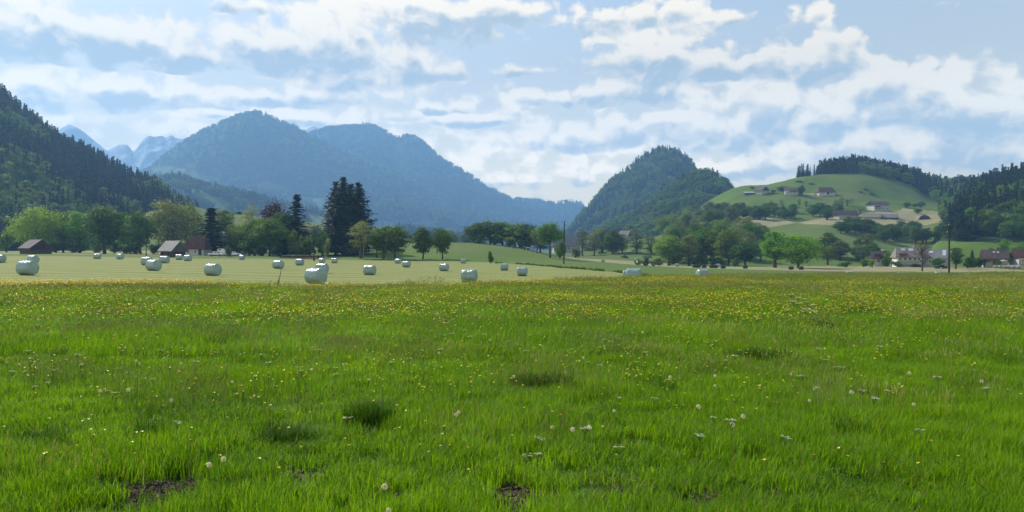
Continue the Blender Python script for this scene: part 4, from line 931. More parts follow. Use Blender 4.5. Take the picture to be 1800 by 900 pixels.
DM = MB(); DM.box((-2.3, -3.0, 3.6), (3.0, 2.3, 1.5)); DM.box((3.9, -1.0, 3.7), (1.0, 5.0, 1.7)); link('dormer', DM.mesh('dormer', [M['wood_house']]), r)
skylights(r, [(-1.6, .72, 1.5, 1.3), (1.2, .70, 1.7, 1.6)], 8.8, 7.6, 3.1, 3.2)
o, r = house('house', 'cream gabled house with dark blue roof behind the bare tree', 1625, 318, gz(1625, 318)+.5, 7, 8, 3.2, 3.2, rz=52, roof='roof_dark', wall='plaster2', over=.6, gwin=wn([0], 4.2), win=wn([-1.5, 1.2], 1.6), gwl=[(0, 4.4, 1.4, 1.2), (-1.5, 1.6, 1, 1.2)])
o, r = house('house', 'grey roofed house with bright solar panels left of the tall right pole', 1648, 308, gz(1648, 308)+.6, 8.5, 8, 3.0, 3.1, rz=-30, roof='roof_grey', wall='plaster2', over=.6, win=wn([-2.4, 0, 2.4], 1.6), gwin=wn([-1.2, 1.4], 1.6) + [(0, 4.0, .9, 1.0)])
skylights(r, [(-2.2, .6, 1.6, 1.2)], 8.5, 8, 3.0, 3.1); skylights(r, [(2.4, .5, 1.3, 3.4)], 8.5, 8, 3.0, 3.1, name='solar_panel')
o, r = house('house', 'brown roofed chalet with wooden gable and chimney near the right edge', 1748, 300, gz(1748, 300)+1.0, 7.2, 6.6, 2.9, 2.7, rz=-20, roof='roof_brown', wall='plaster2', over=.9, gable='wood_house', gwin=[(0, 3.3, 1.2, 1.1), (-1.5, 1.4, 1, 1.2)], win=wn([1.2], 1.4), chim=(1.2, .6), balcony=(-2.0, 1.6, 2.6, 'wood_house'), upper=(1.4, .34, 2.6, 'wood_house'))
skylights(r, [(-.4, .62, .7, .8), (.9, .6, .7, .8)], 7.2, 6.6, 2.9, 2.7)
o, r = house('house', 'white house with red tiled roof cut by the right edge of the picture', 1803, 295, gz(1803, 295)+1.0, 8, 7, 3.2, 2.6, rz=-8, roof='roof_red', over=.6, win=wn([-2.6, -.8, 1.4], 1.7), balcony=(-1, .5, 5, 'metal'))
bs_ = link('parasol', (lambda b: (b.tube([(0,0,0), (0,0,2.0)], [.03, .03], 6), b.lathe([(1.4, 2.0), (.7, 2.25), (.02, 2.45)], 8), b)[-1])(MB()).mesh('parasol', [M['plaster2']]))
bs_.location = (XY(1764, 292), 292, gz(1764, 292)+.7); tag(bs_, 'cream garden parasol in front of the brown roofed chalet', 'parasol')
# stones by the right edge
for i, (px, Y, s_, lab) in enumerate([(1750, 280, .8, 'leftmost grey boulder of the wall below the chalet lawn'), (1757, 280, 1.0, 'second boulder from the left in the wall below the lawn'), (1765, 279, .9, 'third boulder from the left in the wall below the lawn'), (1773, 279, 1.1, 'large middle boulder of the wall below the lawn'), (1781, 278, 1.2, 'big pale boulder left of the white house terrace'), (1789, 277, 1.1, 'boulder right below the white house terrace')]):
    b = MB(); r_ = np.random.default_rng(i); pr = [(.05, -.5), (.75, -.42), (.95, 0), (.8, .45), (.35, .62), (.02, .66)]
    b.lathe([(a_*s_*1.1, h_*s_*.9) for a_, h_ in pr], 9); b.V[0] += r_.normal(0, .09*s_, b.V[0].shape)
    o = link('boulder', b.mesh('boulder', [M['rock']], False)); o.location = (XY(px, Y), Y, gz(px, Y)+.8); tag(o, lab, 'boulder', 'boulders of the garden wall')
# farms on the hill
def HY(px, row):
    for Y in np.arange(600, 880, 2.0):
        if HOR - ZR(px, Y)*F/Y <= row: return Y, ZR(px, Y) - .3
    return 840.0, ZR(px, 840)
house('shed', 'long low dark shed, leftmost building under the hill crest', 1316, *HY(1316, 341.5), 8.5, 4, 1.7, .9, rz=-3, roof='solar', wall='wood_dark', over=.3, cat='shed')
house('chalet', 'dark roofed chalet between the low shed and the white chalet', 1339, *HY(1339, 340), 10, 9, 3.0, 3.2, rz=-62, roof='roof_dark', wall='plaster2', gwin=[(-2, 1.6, 1, 1.2), (1.6, 1.6, 1, 1.2), (0, 4.0, 1, 1.1)], win=wn([-3, 0, 3], 1.7), gwl=[(0, 4, 1, 1)])
house('chalet', 'white chalet with low dark roof in the middle of the hilltop farms', 1391, *HY(1391, 342), 12, 9, 5.0, 2.0, rz=-14, roof='roof_dark', over=1.0, win=wn([-5, -2.5, 0, 2.5], 1.4) + wn([-5, -2.5, 0, 2.5], 3.9), balcony=(1.2, 2.6, 7, 'wood_house'), gwin=wn([-2, 2], 3.8), gwl=wn([-2, 2], 3.8))
house('barn', 'big barn with red brown hipped roof, rightmost under the hill crest', 1451, *HY(1451, 342.5), 15, 11, 2.6, 4.4, rz=-6, roof='roof_red', wall='plaster', hip=2.0, over=.7, door=(1.0, 2.4, 2.2), win=wn([-4, 4], 1.3), cat='barn')
house('farmhouse', 'large white farmhouse with dark roof above the two grey farm roofs', 1543, *HY(1543, 370), 14, 10, 5.4, 2.4, rz=12, roof='roof_dark', over=.9, win=wn([-5, -2.5, 0, 2.5, 5], 1.5) + wn([-5, -2.5, 0, 2.5, 5], 4.1), gwin=wn([-2.5, 0, 2.5], 4), balcony=(-4, 2.8, 4.5, 'wood_house'))
house('barn', 'left one of the two grey roofed farm barns, with pale gable', 1533, *HY(1533, 383), 12, 7.5, .9, 2.6, rz=-28, roof='roof_pale', wall='plaster2', over=.8, cat='barn', win=wn([-2, 2], .4, .8, .5))
house('barn', 'right one of the two grey roofed farm barns, with dark gable', 1561, *HY(1561, 384), 13, 8, .8, 2.7, rz=-28, roof='roof_grey', wall='wood_house', over=.8, cat='barn', win=wn([-2, 2], .4, .8, .5))
house('farmhouse', 'brown roofed farmhouse half hidden behind the brown budding tree', 1487, *HY(1487, 382), 16, 9, 2.4, 3.2, rz=6, roof='roof_brown', wall='plaster2', over=.8, win=wn([-6, -3, 3, 6], 1.3))
b = MB(); prf = [(4.2*math.cos(t), 3.2*math.sin(t)) for t in np.linspace(0, math.pi, 13)]
b.add([(x_, y_, z_) for y_ in (-4, 4) for x_, z_ in prf], [(i, i+1, 14+i, 13+i) for i in range(12)]); fr = MB()
fr.add([(x_, -3.6, z_) for x_, z_ in prf] + [(0, -3.6, 0)], [(i, i+1, 13) for i in range(12)])
o = empty('arched_shed', (XY(1622, HY(1622, 385)[0]), *HY(1622, 385)), R(-8)); tag(o, 'dark round arched shed beside the bend of the hill road', 'shed')
link('vault', b.mesh('vault', [M['roof_grey']]), o); link('front_wall', fr.mesh('front_wall', [M['wood_dark']]), o)
# log stack
o = empty('log_stack', (XY(531, 228), 228, gz(531, 228)), 0); tag(o, 'long low stack of brown logs under dark sheets behind the round bales', 'log stack')
b = MB(); r_ = np.random.default_rng(3)
for k in range(96):
    for j in range(4):
        if j == 3 and (k < 8 or k > 88): continue
        xx = -6.4 + k*.134 + (j % 2)*.06; V, Fc = tube([(xx, -.5 + r_.normal(0, .05), .08 + j*.2), (xx, .6, .08 + j*.2)], [.075*r_.uniform(.8, 1.2)]*2, 6); b.add(V, Fc); 
        b.add([V[i] for i in range(6)], [(0, 1, 2, 3), (0, 3, 4, 5)])
link('logs', b.mesh('logs', [mat('log_wood', (.14, .065, .045), .9, .5, 3)]), o)
xs = np.linspace(-6.6, 6.6, 60); hh = .92 + .05*np.sin(xs*3) + r_.normal(0, .02, 60); hh[:6] -= np.linspace(.5, 0, 6); hh[-8:] -= np.linspace(0, .6, 8)
V = [(x_, y_, h_ - abs(y_)*.12 + t_) for t_ in (0, .05) for y_ in (-.75, 0, .75) for x_, h_ in zip(xs, hh)]
Fc = [(t*180+j*60+i, t*180+j*60+i+1, t*180+(j+1)*60+i+1, t*180+(j+1)*60+i) for t in (0, 1) for j in range(2) for i in range(59)] + [(i, i+1, 181+i, 180+i) for i in range(59)]
b = MB(); b.add(V, Fc); link('sheet', b.mesh('sheet', [mat('dark_sheet', (.06, .055, .065), .45, .3, 2)]), o)
for px, Y, lab in [(902, 212, 'left one of two pale flat slabs lying below the horse slope'), (919, 210, 'right one of two pale flat slabs lying below the horse slope')]:
    b = MB(); b.box((0, 0, .12), (1.15, .7, .24)); b.box((0, 0, .26), (1.25, .8, .05)); o = link('stone_slab', b.mesh('stone_slab', [M['stone_white']])); o.location = (XY(px, Y), Y, gz(px, Y)+.05); o.rotation_euler.z = .1; tag(o, lab, 'slab')
# short post before the log stack and the leaning stick
b = MB(); b.tube([(0,0,-.3), (0,0,.75), (.02,0,1.2)], [.3, .27, .26], 8); b.box((0, 0, 1.24), (.66, .66, .1)); o = link('stump', b.mesh('stump', [M['wood_dark']])); o.location = (XY(552, 212), 212, gz(552, 212)); tag(o, 'short thick dark stump under the thin centre pole', 'stump')
b = MB(); b.tube([(0,0,-.3), (.035,0,.2), (.06,0,.45), (.15,0,.72), (.23,0,1.15)], [.035, .03, .026, .02, .012], 6); b.tube([(.02,0,.35), (.09,.03,.43), (.12,0,.5)], [.02, .03, .01], 6)
o = link('leaning_stick', b.mesh('leaning_stick', [M['pole']])); o.location = (XY(487, 41), 41, gz(487, 41)); tag(o, 'thin dark stick leaning to the right at the meadow edge', 'stick')
# poles and wires
def pole(px, Y, toprow, label, bar=None, lean=0.0, rad=.14, matn='pole', baserow=None):
    z0 = gz(px, Y); zt = PZ(toprow, Y); h = zt - z0
    o = empty('utility_pole', (XY(px, Y), Y, z0)); tag(o, label, 'utility pole')
    b = MB(); b.tube([(0,0,-1), (lean*.5,0,h*.5), (lean,0,h)], [rad*1.15, rad, rad*.75], 8); link('shaft', b.mesh('shaft', [M[matn]]), o)
    if bar:
        for (dz, ln, off) in bar:
            b = MB(); b.box((lean+off, 0, h-dz), (ln, .1, .12)); c = link('crossbar', b.mesh('crossbar', [M[matn]]), o)
            for s_ in (-1, 1):
                b = MB(); b.lathe([(.02, .05), (.06, .1), (.035, .16), (.07, .22), (.03, .3)], 8, c=(lean+off+s_*(ln/2-.08), 0, h-dz)); link('insulator', b.mesh('insulator', [M['stone_white']]), c)
    return Vector((XY(px, Y)+lean, Y, zt))
pL = pole(257, 215, 402, 'dark utility pole with a crossbar in front of the left trees', [(.25, 2.2, 0)], rad=.11)
pC = pole(552, 212, 396, 'thin bare pole in front of the wide bright bush', [(.35, .9, 0)], rad=.09)
pP = pole(639, 226, 419, 'short pale pole before the pale thin leaved tree', [(.3, .7, .3)], rad=.09, matn='wood_grey')
pM = pole(991, 200, 389, 'tall dark pole in the middle of the picture', [(.9, .5, .1)], lean=.15, rad=.16)
pR = pole(1668, 125, 393, 'tall dark pole in front of the village on the right', [(.35, .34, 0), (1.5, .5, -.15)], lean=.06, rad=.13)
def wire(a, b_, label, dz=0.0, sag=.5, rad=.014, dx=0.0):
    pts = []
    for i in range(25):
        t = i/24; p = a.lerp(b_, t); pts.append((p.x+dx, p.y, p.z + dz - sag*4*t*(1-t)))
    b = MB(); b.tube(pts, [rad]*25, 4); o = link('power_line', b.mesh('power_line', [M['wire']])); tag(o, label, 'power line')
off = Vector((XY(-60, 215), 215, PZ(400, 215)))
wire(off, pL, 'upper wire running left from the crossbar pole', -.1, .3); wire(pL, pC, 'upper wire between the crossbar pole and the thin pole', -.15, .5); wire(pL, pC, 'lower wire between the crossbar pole and the thin pole', -1.0, .5)
wire(pC, Vector((XY(720, 212), 212, PZ(408, 212))), 'upper wire passing in front of the giant firs', -.2, .3); wire(pC, Vector((XY(720, 212), 212, PZ(415, 212))), 'lower wire passing in front of the giant firs', -.6, .3)
wire(pR, Vector((XY(1850, 140), 140, PZ(412, 140))), 'wire running right from the tall right pole', -1.3, .4, .008); wire(pR, Vector((XY(1480, 300), 300, PZ(388, 300))), 'wire running left from the tall right pole up the hill', -.3, .6, .008)

# ------------------------------------------------------------------ bales
def bale_mesh(seed, m, dia=1.25, ln=1.32):
    r_ = np.random.default_rng(seed); n = 40; R0 = dia/2
    pr = [(.02, -.5), (.22, -.505), (.40, -.50), (.52, -.485), (.612, -.46), (.630, -.41)] + [(.632 + .006*math.sin(i*2.1+seed), -.39 + i*.078) for i in range(1, 10)] + [(.630, .41), (.612, .46), (.52, .485), (.40, .50), (.22, .505), (.02, .5)]
    V = []
    for j, (rr, t) in enumerate(pr):
        for k in range(n):
            a = 2*math.pi*k/n; sagv = 1 + .012*math.sin(3*a+seed) + .012*math.sin(7*a+j*.8) + r_.normal(0, .004)
            x_ = t*ln; y_ = rr*R0/.632*math.cos(a)*sagv; z_ = rr*R0/.632*math.sin(a)*sagv
            if z_ < -.5*R0: z_ = -.5*R0 + (z_+.5*R0)*.88; y_ *= 1.01
            V.append((x_, y_, z_))
    V = np.array(V); V[:, 2] -= V[:, 2].min()
    Fc = [(j*n+k, j*n+(k+1) % n, (j+1)*n+(k+1) % n, (j+1)*n+k) for j in range(len(pr)-1) for k in range(n)]
    b = MB(); b.add(V, Fc)
    # loose tail of film
    a = 1.9; q = [(.1+.12*i, math.cos(a-.15*i)*R0*1.02, R0*.9+math.sin(a-.15*i)*R0*1.02 + .01*(i % 2)) for i in range(4)]
    b.add([(x_, y_, z_) for x_, y_, z_ in q] + [(x_+.03, y_-.07, z_-.035) for x_, y_, z_ in q], [(i, i+1, 5+i, 4+i) for i in range(3)])
    return b.mesh('bale', [M[m]], True)
BM = [bale_mesh(i, 'film') for i in range(4)]; BB = [bale_mesh(9+i, 'film_black', 1.15, 1.5) for i in range(2)]
BALES = [(0, 120, 10, 'white wrapped bale cut by the left edge of the picture'), (48, 66, 18, 'large pale wrapped bale, nearest on the left side'), (58, 118, 25, 'wrapped bale partly hidden behind the nearest left one'),
 (171, 173, -5, 'small bale under the dark spreading tree'), (211, 170, 20, 'small bale right of the one under the spreading tree'), (258, 115, 5, 'left bale of the group of three below the open shed'),
 (270, 87, 30, 'front bale of the group of three, shining on top'), (289, 128, 15, 'right bale of the group of three, behind the shining one'), (315, 173, 0, 'left bale of the pair before the red roofed house'),
 (330, 155, 20, 'right shining bale of the pair before the red roofed house'), (374, 79, 24, 'single pale bale in the middle of the left field'), (425, 206, 10, 'tiny bale before the round green farm trees'),
 (489, 113, 24, 'bale behind the leaning stick'), (527, 145, 12, 'bale in front of the left part of the log stack'), (555, 60, 30, 'largest bale, at the meadow edge with buttercups before it'), (566.5, 98, 14, 'bale hidden half behind the largest bale'),
 (566, 195, 35, 'small rounded bale near the short stump'), (588, 190, 8, 'small bale in front of the giant firs'), (650, 96, 14, 'bale below the pale thin leaved tree'), (699.5, 190, 35, 'smaller bale of the pair below the orchard trees'),
 (714.5, 148, 18, 'larger bale of the pair below the orchard trees'), (780.5, 124, 22, 'bale below the right upright tree of the bank'), (814.5, 205, 6, 'small bale on the green strip edge right of the upright trees'), (825, 72, 15, 'bale sunk behind the meadow edge in the picture centre'),
 (886.5, 137, 8, 'bale below the pollarded stump'), (918, 108, 14, 'bale right of the one below the pollarded stump'), (1060, 300, 5, 'tiny white bale on the tan field left of the baler'), (1105, 90, 8, 'back bale of the pair below the tractor'),
 (1114, 71, 12, 'front bale of the pair below the tractor'), (1190, 300, 5, 'tiny white bale right of the tractor'), (1235, 90, -12, 'low white bale sunk in grass below the black bales'), (1263, 300, 0, 'white bale peeping out among the black bales'),
 (1492, 200, 5, 'white bale top showing below the round village bush'), (1584, 180, -10, 'white bale top below the large white house'), (1649, 170, -10, 'white bale top left of the tall right pole'), (1789, 165, -5, 'white bale top close to the right edge')]
for i, (px, Y, rz, lab) in enumerate(BALES):
    o = link('round_bale', BM[i % 4]); o.location = (XY(px, Y), Y, gz(px, Y) - .02); o.rotation_euler = (R(random.uniform(-1, 1)), 0, R(-rz)); tag(o, lab, 'bale', 'pale wrapped bales on the field')
for i, (px, Y, rz, lab) in enumerate([(1221, 270, 5, 'leftmost black bale of the row'), (1227.5, 271, -5, 'second black bale touching the leftmost'), (1237.5, 268, 5, 'single black bale third in the row'), (1251, 270, 0, 'left black bale of the touching middle pair'),
  (1257.5, 271, 5, 'right black bale of the touching middle pair'), (1271, 262, 5, 'black bale standing lower right of the middle pair'), (1310, 268, 0, 'lone black bale below the dark round tree'), (1390.5, 262, 0, 'left black bale under the broad bright tree'), (1408, 262, 0, 'right black bale under the broad bright tree')]):
    o = link('round_bale', BB[i % 2]); o.location = (XY(px, Y), Y, gz(px, Y)-.02); o.rotation_euler.z = R(rz); tag(o, lab, 'bale', 'black wrapped bales by the valley trees')

# ------------------------------------------------------------------ tractor and baler
def wheel(parent, x, y, r_, wd, rim):
    b = MB(); b.lathe([(r_*.55, -wd/2), (r_*.92, -wd/2), (r_, -wd*.3), (r_, wd*.3), (r_*.92, wd/2), (r_*.55, wd/2)], 20, 'Y')
    for k in range(16):
        a = 2*math.pi*k/16; b.tube([(r_*1.0*math.cos(a), -wd*.4, r_*1.0*math.sin(a)), (r_*1.03*math.cos(a+.15), 0, r_*1.03*math.sin(a+.15)), (r_*math.cos(a), wd*.4, r_*math.sin(a))], [.03]*3, 3)
    t = link('wheel', b.mesh('wheel', [M['tyre']], False), parent); t.location = (x, y, r_)
    b = MB(); b.lathe([(.02, -wd*.2), (r_*.3, -wd*.25), (r_*.56, -wd*.42), (r_*.56, wd*.42), (r_*.3, wd*.25), (.02, wd*.2)], 16, 'Y'); link('rim', b.mesh('rim', [M[rim]]), t)
TY = 262; tz = gz(1138, TY)
o = empty('tractor', (XY(1139, TY), TY, tz), R(-6)); tag(o, 'dark green tractor with red wheel hubs working on the tan strip', 'tractor')
b = MB(); b.box((1.3, 0, 1.15), (2.2, .8, .75)); b.box((1.4, 0, 1.56), (1.9, .62, .1)); b.box((-.5, 0, 1.0), (1.6, .9, .6)); b.box((2.45, 0, 1.05), (.14, .7, .6)); link('body', b.mesh('body', [M['tgreen']]), o)
b = MB(); b.box((-.55, 0, 2.78), (1.6, 1.4, .14)); 
for sx in (-1.25, .18):
    for sy in (-.62, .62): b.tube([(sx, sy, 1.3), (sx*.95, sy, 2.75)], [.05, .05], 5)
b.box((-.55, 0, 1.4), (1.5, 1.3, .3)); cb = link('cab', b.mesh('cab', [M['tgreen']]), o)
link('window', box_mesh('window', [((-.55, 0, 2.1), (1.36, 1.2, 1.16))], [M['glass']]), cb)
for sy in (-.85, .85):
    wheel(o, -.75, sy, .85, .45, 'tred'); wheel(o, 1.75, sy, .58, .35, 'metal')
    b = MB(); b.lathe([(.95, -.25), (1.0, 0), (.95, .25)], 16, 'Y'); b.V[0] = b.V[0][:]; q = b.V[0]; b.F[4] = [f[[i for i in range(len(f)) if q[f[i]].mean(0)[2] > .25]] for f in b.F[4]]; fd = link('fender', b.mesh('fender', [M['tgreen']]), o); fd.location = (-.75, sy, .85)
b = MB(); b.tube([(.75, .3, 1.5), (.75, .3, 2.6)], [.05, .04], 8); link('exhaust', b.mesh('exhaust', [M['metal']]), o)
b = MB(); b.box((2.9, 0, .6), (.7, .8, .5)); link('front_weight', b.mesh('front_weight', [M['tyre']]), o)
o = empty('baler', (XY(1123.5, TY+.5), TY+.5, tz), R(-6)); tag(o, 'green round baler with pale side panel drawn behind the tractor', 'baler')
b = MB(); b.lathe([(.05, -.7), (.95, -.7), (1.02, -.66), (1.02, .66), (.95, .7), (.05, .7)], 20, 'Y', (-.6, 0, 1.35)); link('drum', b.mesh('drum', [M['tgreen']]), o)
b = MB(); b.box((.55, 0, 1.2), (1.5, 1.3, .9)); b.box((.6, 0, 1.72), (1.6, 1.4, .12)); link('body', b.mesh('body', [M['tgreen']]), o)
b = MB(); b.box((-.75, -.74, 1.5), (.55, .06, .9)); b.box((-1.0, 0, 2.35), (.7, 1.1, .3)); link('panel', b.mesh('panel', [M['carwhite']]), o)
b = MB(); b.tube([(1.2, 0, .7), (2.6, 0, .6)], [.08, .06], 6); link('drawbar', b.mesh('drawbar', [M['tyel']]), o)
for sy in (-.85, .85): wheel(o, -.1, sy, .48, .35, 'tyel')
# parked cars
def car(px, Y, rz, paint, label, van=False):
    o = empty('car', (XY(px, Y), Y, gz(px, Y)), R(rz)); tag(o, label, 'van' if van else 'car')
    H = 2.3 if van else 1.42
    pr = [(-2.15, .35), (-2.2, .75), (-2.05, .95), (-1.75, H-.1), (-1.4, H), (.9, H), (1.5, 1.15), (2.2, 1.0), (2.3, .6), (2.25, .35)] if van else [(-2.05, .32), (-2.1, .7), (-2.0, .92), (-1.55, 1.02), (-1.1, H-.03), (-.6, H), (.3, H-.03), (1.0, .98), (1.85, .86), (2.05, .62), (2.0, .32)]
    n = len(pr); V = []
    for sy in (-.84, -.78, .78, .84):
        for (x_, z_) in pr: V.append((x_, sy*(1 if z_ < 1.0 else .82), z_ if abs(sy) < .8 else z_*.97 + .02))
    Fc = [(j*n+i, j*n+i+1, (j+1)*n+i+1, (j+1)*n+i) for j in range(3) for i in range(n-1)]
    b = MB(); b.add(V, Fc)
    for sy in (0, 3):
        c = len(V); b.add([V[sy*n+i] for i in range(n)] + [(0, V[sy*n][1], .5)], [(i, i+1, n) for i in range(n-1)])
    link('body', b.mesh('body', [M[paint]], False), o)
    for sy in (-1, 1):
        for x0 in ((-1.0, .15) if not van else (-1.2, .6)): 
            q = box_mesh('window', [((x0+.1, sy*.715, H-.28), (.85, .05, .34))], [M['glass']]); link('window', q, o)
        for x0 in (-1.3, 1.3): wheel(o, x0, sy*.78, .32, .2, 'metal')
    link('windscreen', box_mesh('windscreen', [((.72, 0, 1.2) if not van else (1.25, 0, 1.6), (.5, 1.15, .28))], [M['glass']]), o)
car(379, 236, 6, 'carwhite', 'white car parked in front of the dark spruce'); car(394, 240, -4, 'carsilver', 'silver van parked behind the white car', True); car(412, 240, 10, 'carwhite', 'white car mostly hidden right of the small upright shrub')
car(1654, 282, 4, 'tyre', 'dark car parked in front of the grey house with solar panels')

# ------------------------------------------------------------------ horses
def skinned(name, joints, edges, radii, m):
    me = bpy.data.meshes.new(name); me.from_pydata([Vector(j) for j in joints], edges, []); o = bpy.data.objects.new(name, me); COL.objects.link(o)
    me.materials.append(m); o.modifiers.new('skin', 'SKIN').use_smooth_shade = True
    for i, r_ in enumerate(radii): me.skin_vertices[0].data[i].radius = (r_, r_) if not isinstance(r_, tuple) else r_
    me.skin_vertices[0].data[0].use_root = True
    s_ = o.modifiers.new('sub', 'SUBSURF'); s_.levels = 1; s_.render_levels = 1
    return o
def horse(px, Y, rz, sc_, label, m='horse', head='down'):
    J = [(-.5,0,1.15),(0,0,1.12),(.45,0,1.15),(.85,0,1.12) if head == 'down' else (.75,0,1.45),(1.2,0,.62) if head == 'down' else (1.0,0,1.75),(1.32,0,.30) if head == 'down' else (1.15,0,1.72),(1.38,0,.10) if head == 'down' else (1.42,0,1.5),
         (-.62,0,1.05),(-.55,.17,.85),(-.72,.17,.48),(-.66,.17,.12),(-.60,.17,.03), (-.55,-.17,.85),(-.62,-.17,.48),(-.5,-.17,.12),(-.44,-.17,.03),
         (.48,.16,.8),(.5,.16,.45),(.46,.16,.12),(.52,.16,.03), (.5,-.16,.8),(.62,-.16,.46),(.66,-.16,.12),(.72,-.16,.03), (-.85,0,1.05),(-.95,0,.7),(-.95,0,.45)]
    E = [(0,1),(1,2),(2,3),(3,4),(4,5),(5,6),(0,7),(7,8),(8,9),(9,10),(10,11),(7,12),(12,13),(13,14),(14,15),(2,16),(16,17),(17,18),(18,19),(2,20),(20,21),(21,22),(22,23),(7,24),(24,25),(25,26)]
    Rr = [.27,.29,.27,.17,.12,.12,.07,.24,.13,.07,.045,.055,.13,.07,.045,.055,.11,.06,.04,.055,.11,.06,.04,.055,.05,.06,.03]
    o = skinned('horse', J, E, Rr, M[m]); o.location = (XY(px, Y), Y, gz(px, Y)); o.rotation_euler.z = R(rz); o.scale = (sc_,)*3; tag(o, label, 'horse')
    b = MB(); b.tube([(.45, 0, 1.42), (.85, 0, 1.3), (1.22, 0, .78)] if head == 'down' else [(.45,0,1.42), (.65,0,1.6), (.92,0,1.88)], [.05, .06, .05], 5); link('mane', b.mesh('mane', [M['tyre']]), o)
horse(893, 312, 180, 1.12, 'dark horse grazing with its head to the left on the green rise')
horse(903, 306, 96, .95, 'small dark foal seen from behind right of the grazing horse')
horse(922.5, 312, 100, 1.1, 'dark horse standing end on before the hilltop row')
horse(928, 316, 12, 1.0, 'pale grey horse beside the dark one before the hilltop row', 'horse_grey')

# ------------------------------------------------------------------ grass
def blades(r, n, rad, hmin, hmax, wd, seg=2, lean=.35, tint=True, droop=.3, b=None):
    b = b or MB()
    a = r.uniform(0, 6.283, n); q = rad*np.sqrt(r.random(n)); x = q*np.cos(a); y = q*np.sin(a)
    h = r.uniform(hmin, hmax, n); d = r.uniform(0, 6.283, n); ln = r.uniform(.05, lean, n)*h; w_ = wd*r.uniform(.6, 1.3, n)
    fx = np.cos(d); fy = np.sin(d); sx = -fy; sy = fx
    rows = []; T_ = np.linspace(0, 1, seg+1)
    for t in T_:
        off = ln*(t**2)*1.0; z = h*(t - droop*t**3*.5); ww = w_*(1 - t**1.6)*.5 + (w_*.04 if t == 1 else 0)
        rows.append((np.stack([x + fx*off - sx*ww, y + fy*off - sy*ww, z], 1), np.stack([x + fx*off + sx*ww, y + fy*off + sy*ww, z], 1)))
    V = np.stack([p for rr in rows for p in rr], 1).reshape(-1, 3); m = 2*(seg+1); base = np.arange(n)[:, None]*m
    Fc = np.concatenate([base + np.array([2*i, 2*i+1, 2*i+3, 2*i+2]) for i in range(seg)])
    tn = np.repeat(r.random(n), m); b.add(V, Fc, tn); return b
def seedheads(r, b, n, rad, h0, h1, size, mats_split=None):
    for k in range(n):
        a = r.uniform(0, 6.28); q = rad*math.sqrt(r.random()); x, y = q*math.cos(a), q*math.sin(a); h = r.uniform(h0, h1); lx, ly = r.normal(0, .06, 2)
        b.tube([(x, y, 0), (x+lx*.4, y+ly*.4, h*.6), (x+lx, y+ly, h)], [size*.12, size*.10, size*.08], 3)
        b.tube([(x+lx*.85, y+ly*.85, h*.84), (x+lx, y+ly, h*.93), (x+lx*1.3, y+ly*1.3, h*1.04)], [size*.1, size*.4, size*.06], 4)
def herb(r, b, n, rad, size):
    for k in range(n):
        a = r.uniform(0, 6.28); q = rad*math.sqrt(r.random()); x, y = q*math.cos(a), q*math.sin(a)
        m = 7; C = []
        for j in range(m):
            t = r.uniform(0, 6.28); L = size*r.uniform(.6, 1.2); z = size*r.uniform(.3, 1.3); w_ = L*.22
            dx, dy = math.cos(t), math.sin(t)
            V = [(x, y, 0.01), (x+dx*L*.5-dy*w_, y+dy*L*.5+dx*w_, z), (x+dx*L, y+dy*L, z*.75), (x+dx*L*.5+dy*w_, y+dy*L*.5-dx*w_, z)]
            b.add(V, [(0, 1, 2, 3)], r.random()*.9)
GP = []
for i in range(5): GP.append(blades(np.random.default_rng(300+i), 150, .16, .09, .24, .0065, 3, .55).mesh('grass_tuft', [M['blade']], tint=True))      # 0-4 near
for i in range(2): GP.append(blades(np.random.default_rng(310+i), 170, .15, .16, .36, .007, 3, .5).mesh('dark_tuft', [M['blade_dark']], tint=True))     # 5-6 dark tufts
for i in range(2):
    r_ = np.random.default_rng(320+i); b = MB(); herb(r_, b, 9, .16, .05); blades(r_, 50, .16, .06, .16, .006, 2, .7, b=b); GP.append(b.mesh('herb_patch', [M['herb']], tint=True))   # 7-8 clover and herbs
for i in range(4): GP.append(blades(np.random.default_rng(330+i), 620, .6, .14, .36, .010, 2, .6).mesh('grass_patch', [M['blade']], tint=True))         # 9-12 middle
for i in range(3): GP.append(blades(np.random.default_rng(340+i), 700, 1.3, .2, .44, .022, 2, .6).mesh('grass_swath', [M['blade_far']], tint=True))          # 13-15 far
for i in range(2):
    b = MB(); seedheads(np.random.default_rng(350+i), b, 60, .6, .35, .5, .014); GP.append(b.mesh('seed_heads', [M['seed']]))                          # 16-17
for i in range(2):
    b = MB(); seedheads(np.random.default_rng(360+i), b, 160, 1.3, .38, .56, .028); GP.append(b.mesh('seed_heads', [M['seed']]))                          # 18-19
b = MB(); seedheads(np.random.default_rng(370), b, 1, .12, .22, .34, .009); GP.append(b.mesh('plantain', [M['rustfl']]))                                     # 20 dark seed heads near
for i in range(2): GP.append(blades(np.random.default_rng(380+i), 45, .16, .03, .09, .005, 2, .9).mesh('short_tuft', [M['blade']], tint=True))         # 21-22
b = MB(); r_ = np.random.default_rng(390)
for k in range(26):
    x_, y_ = r_.uniform(-.16, .16, 2); a_ = r_.uniform(0, 6.28); L_ = r_.uniform(.03, .09); z_ = r_.uniform(.004, .03); b.tube([(x_, y_, z_), (x_ + math.cos(a_)*L_, y_ + math.sin(a_)*L_, z_ + r_.uniform(-.003, .02))], [.0022, .0012], 3)
GP.append(b.mesh('straw_litter', [mat('dry_straw', (.24, .18, .10), .9, .4, 9)]))    # 23
b = MB()
for k in range(14):
    x_, y_ = r_.uniform(-.16, .16, 2); s_ = r_.uniform(.008, .028); n0_ = b.n; b.lathe([(.001, -s_*.5), (s_*.8, -s_*.2), (s_, s_*.2), (s_*.5, s_*.6), (.001, s_*.7)], 5, c=(x_, y_, 0)); b.V[-1] += r_.normal(0, s_*.22, b.V[-1].shape)
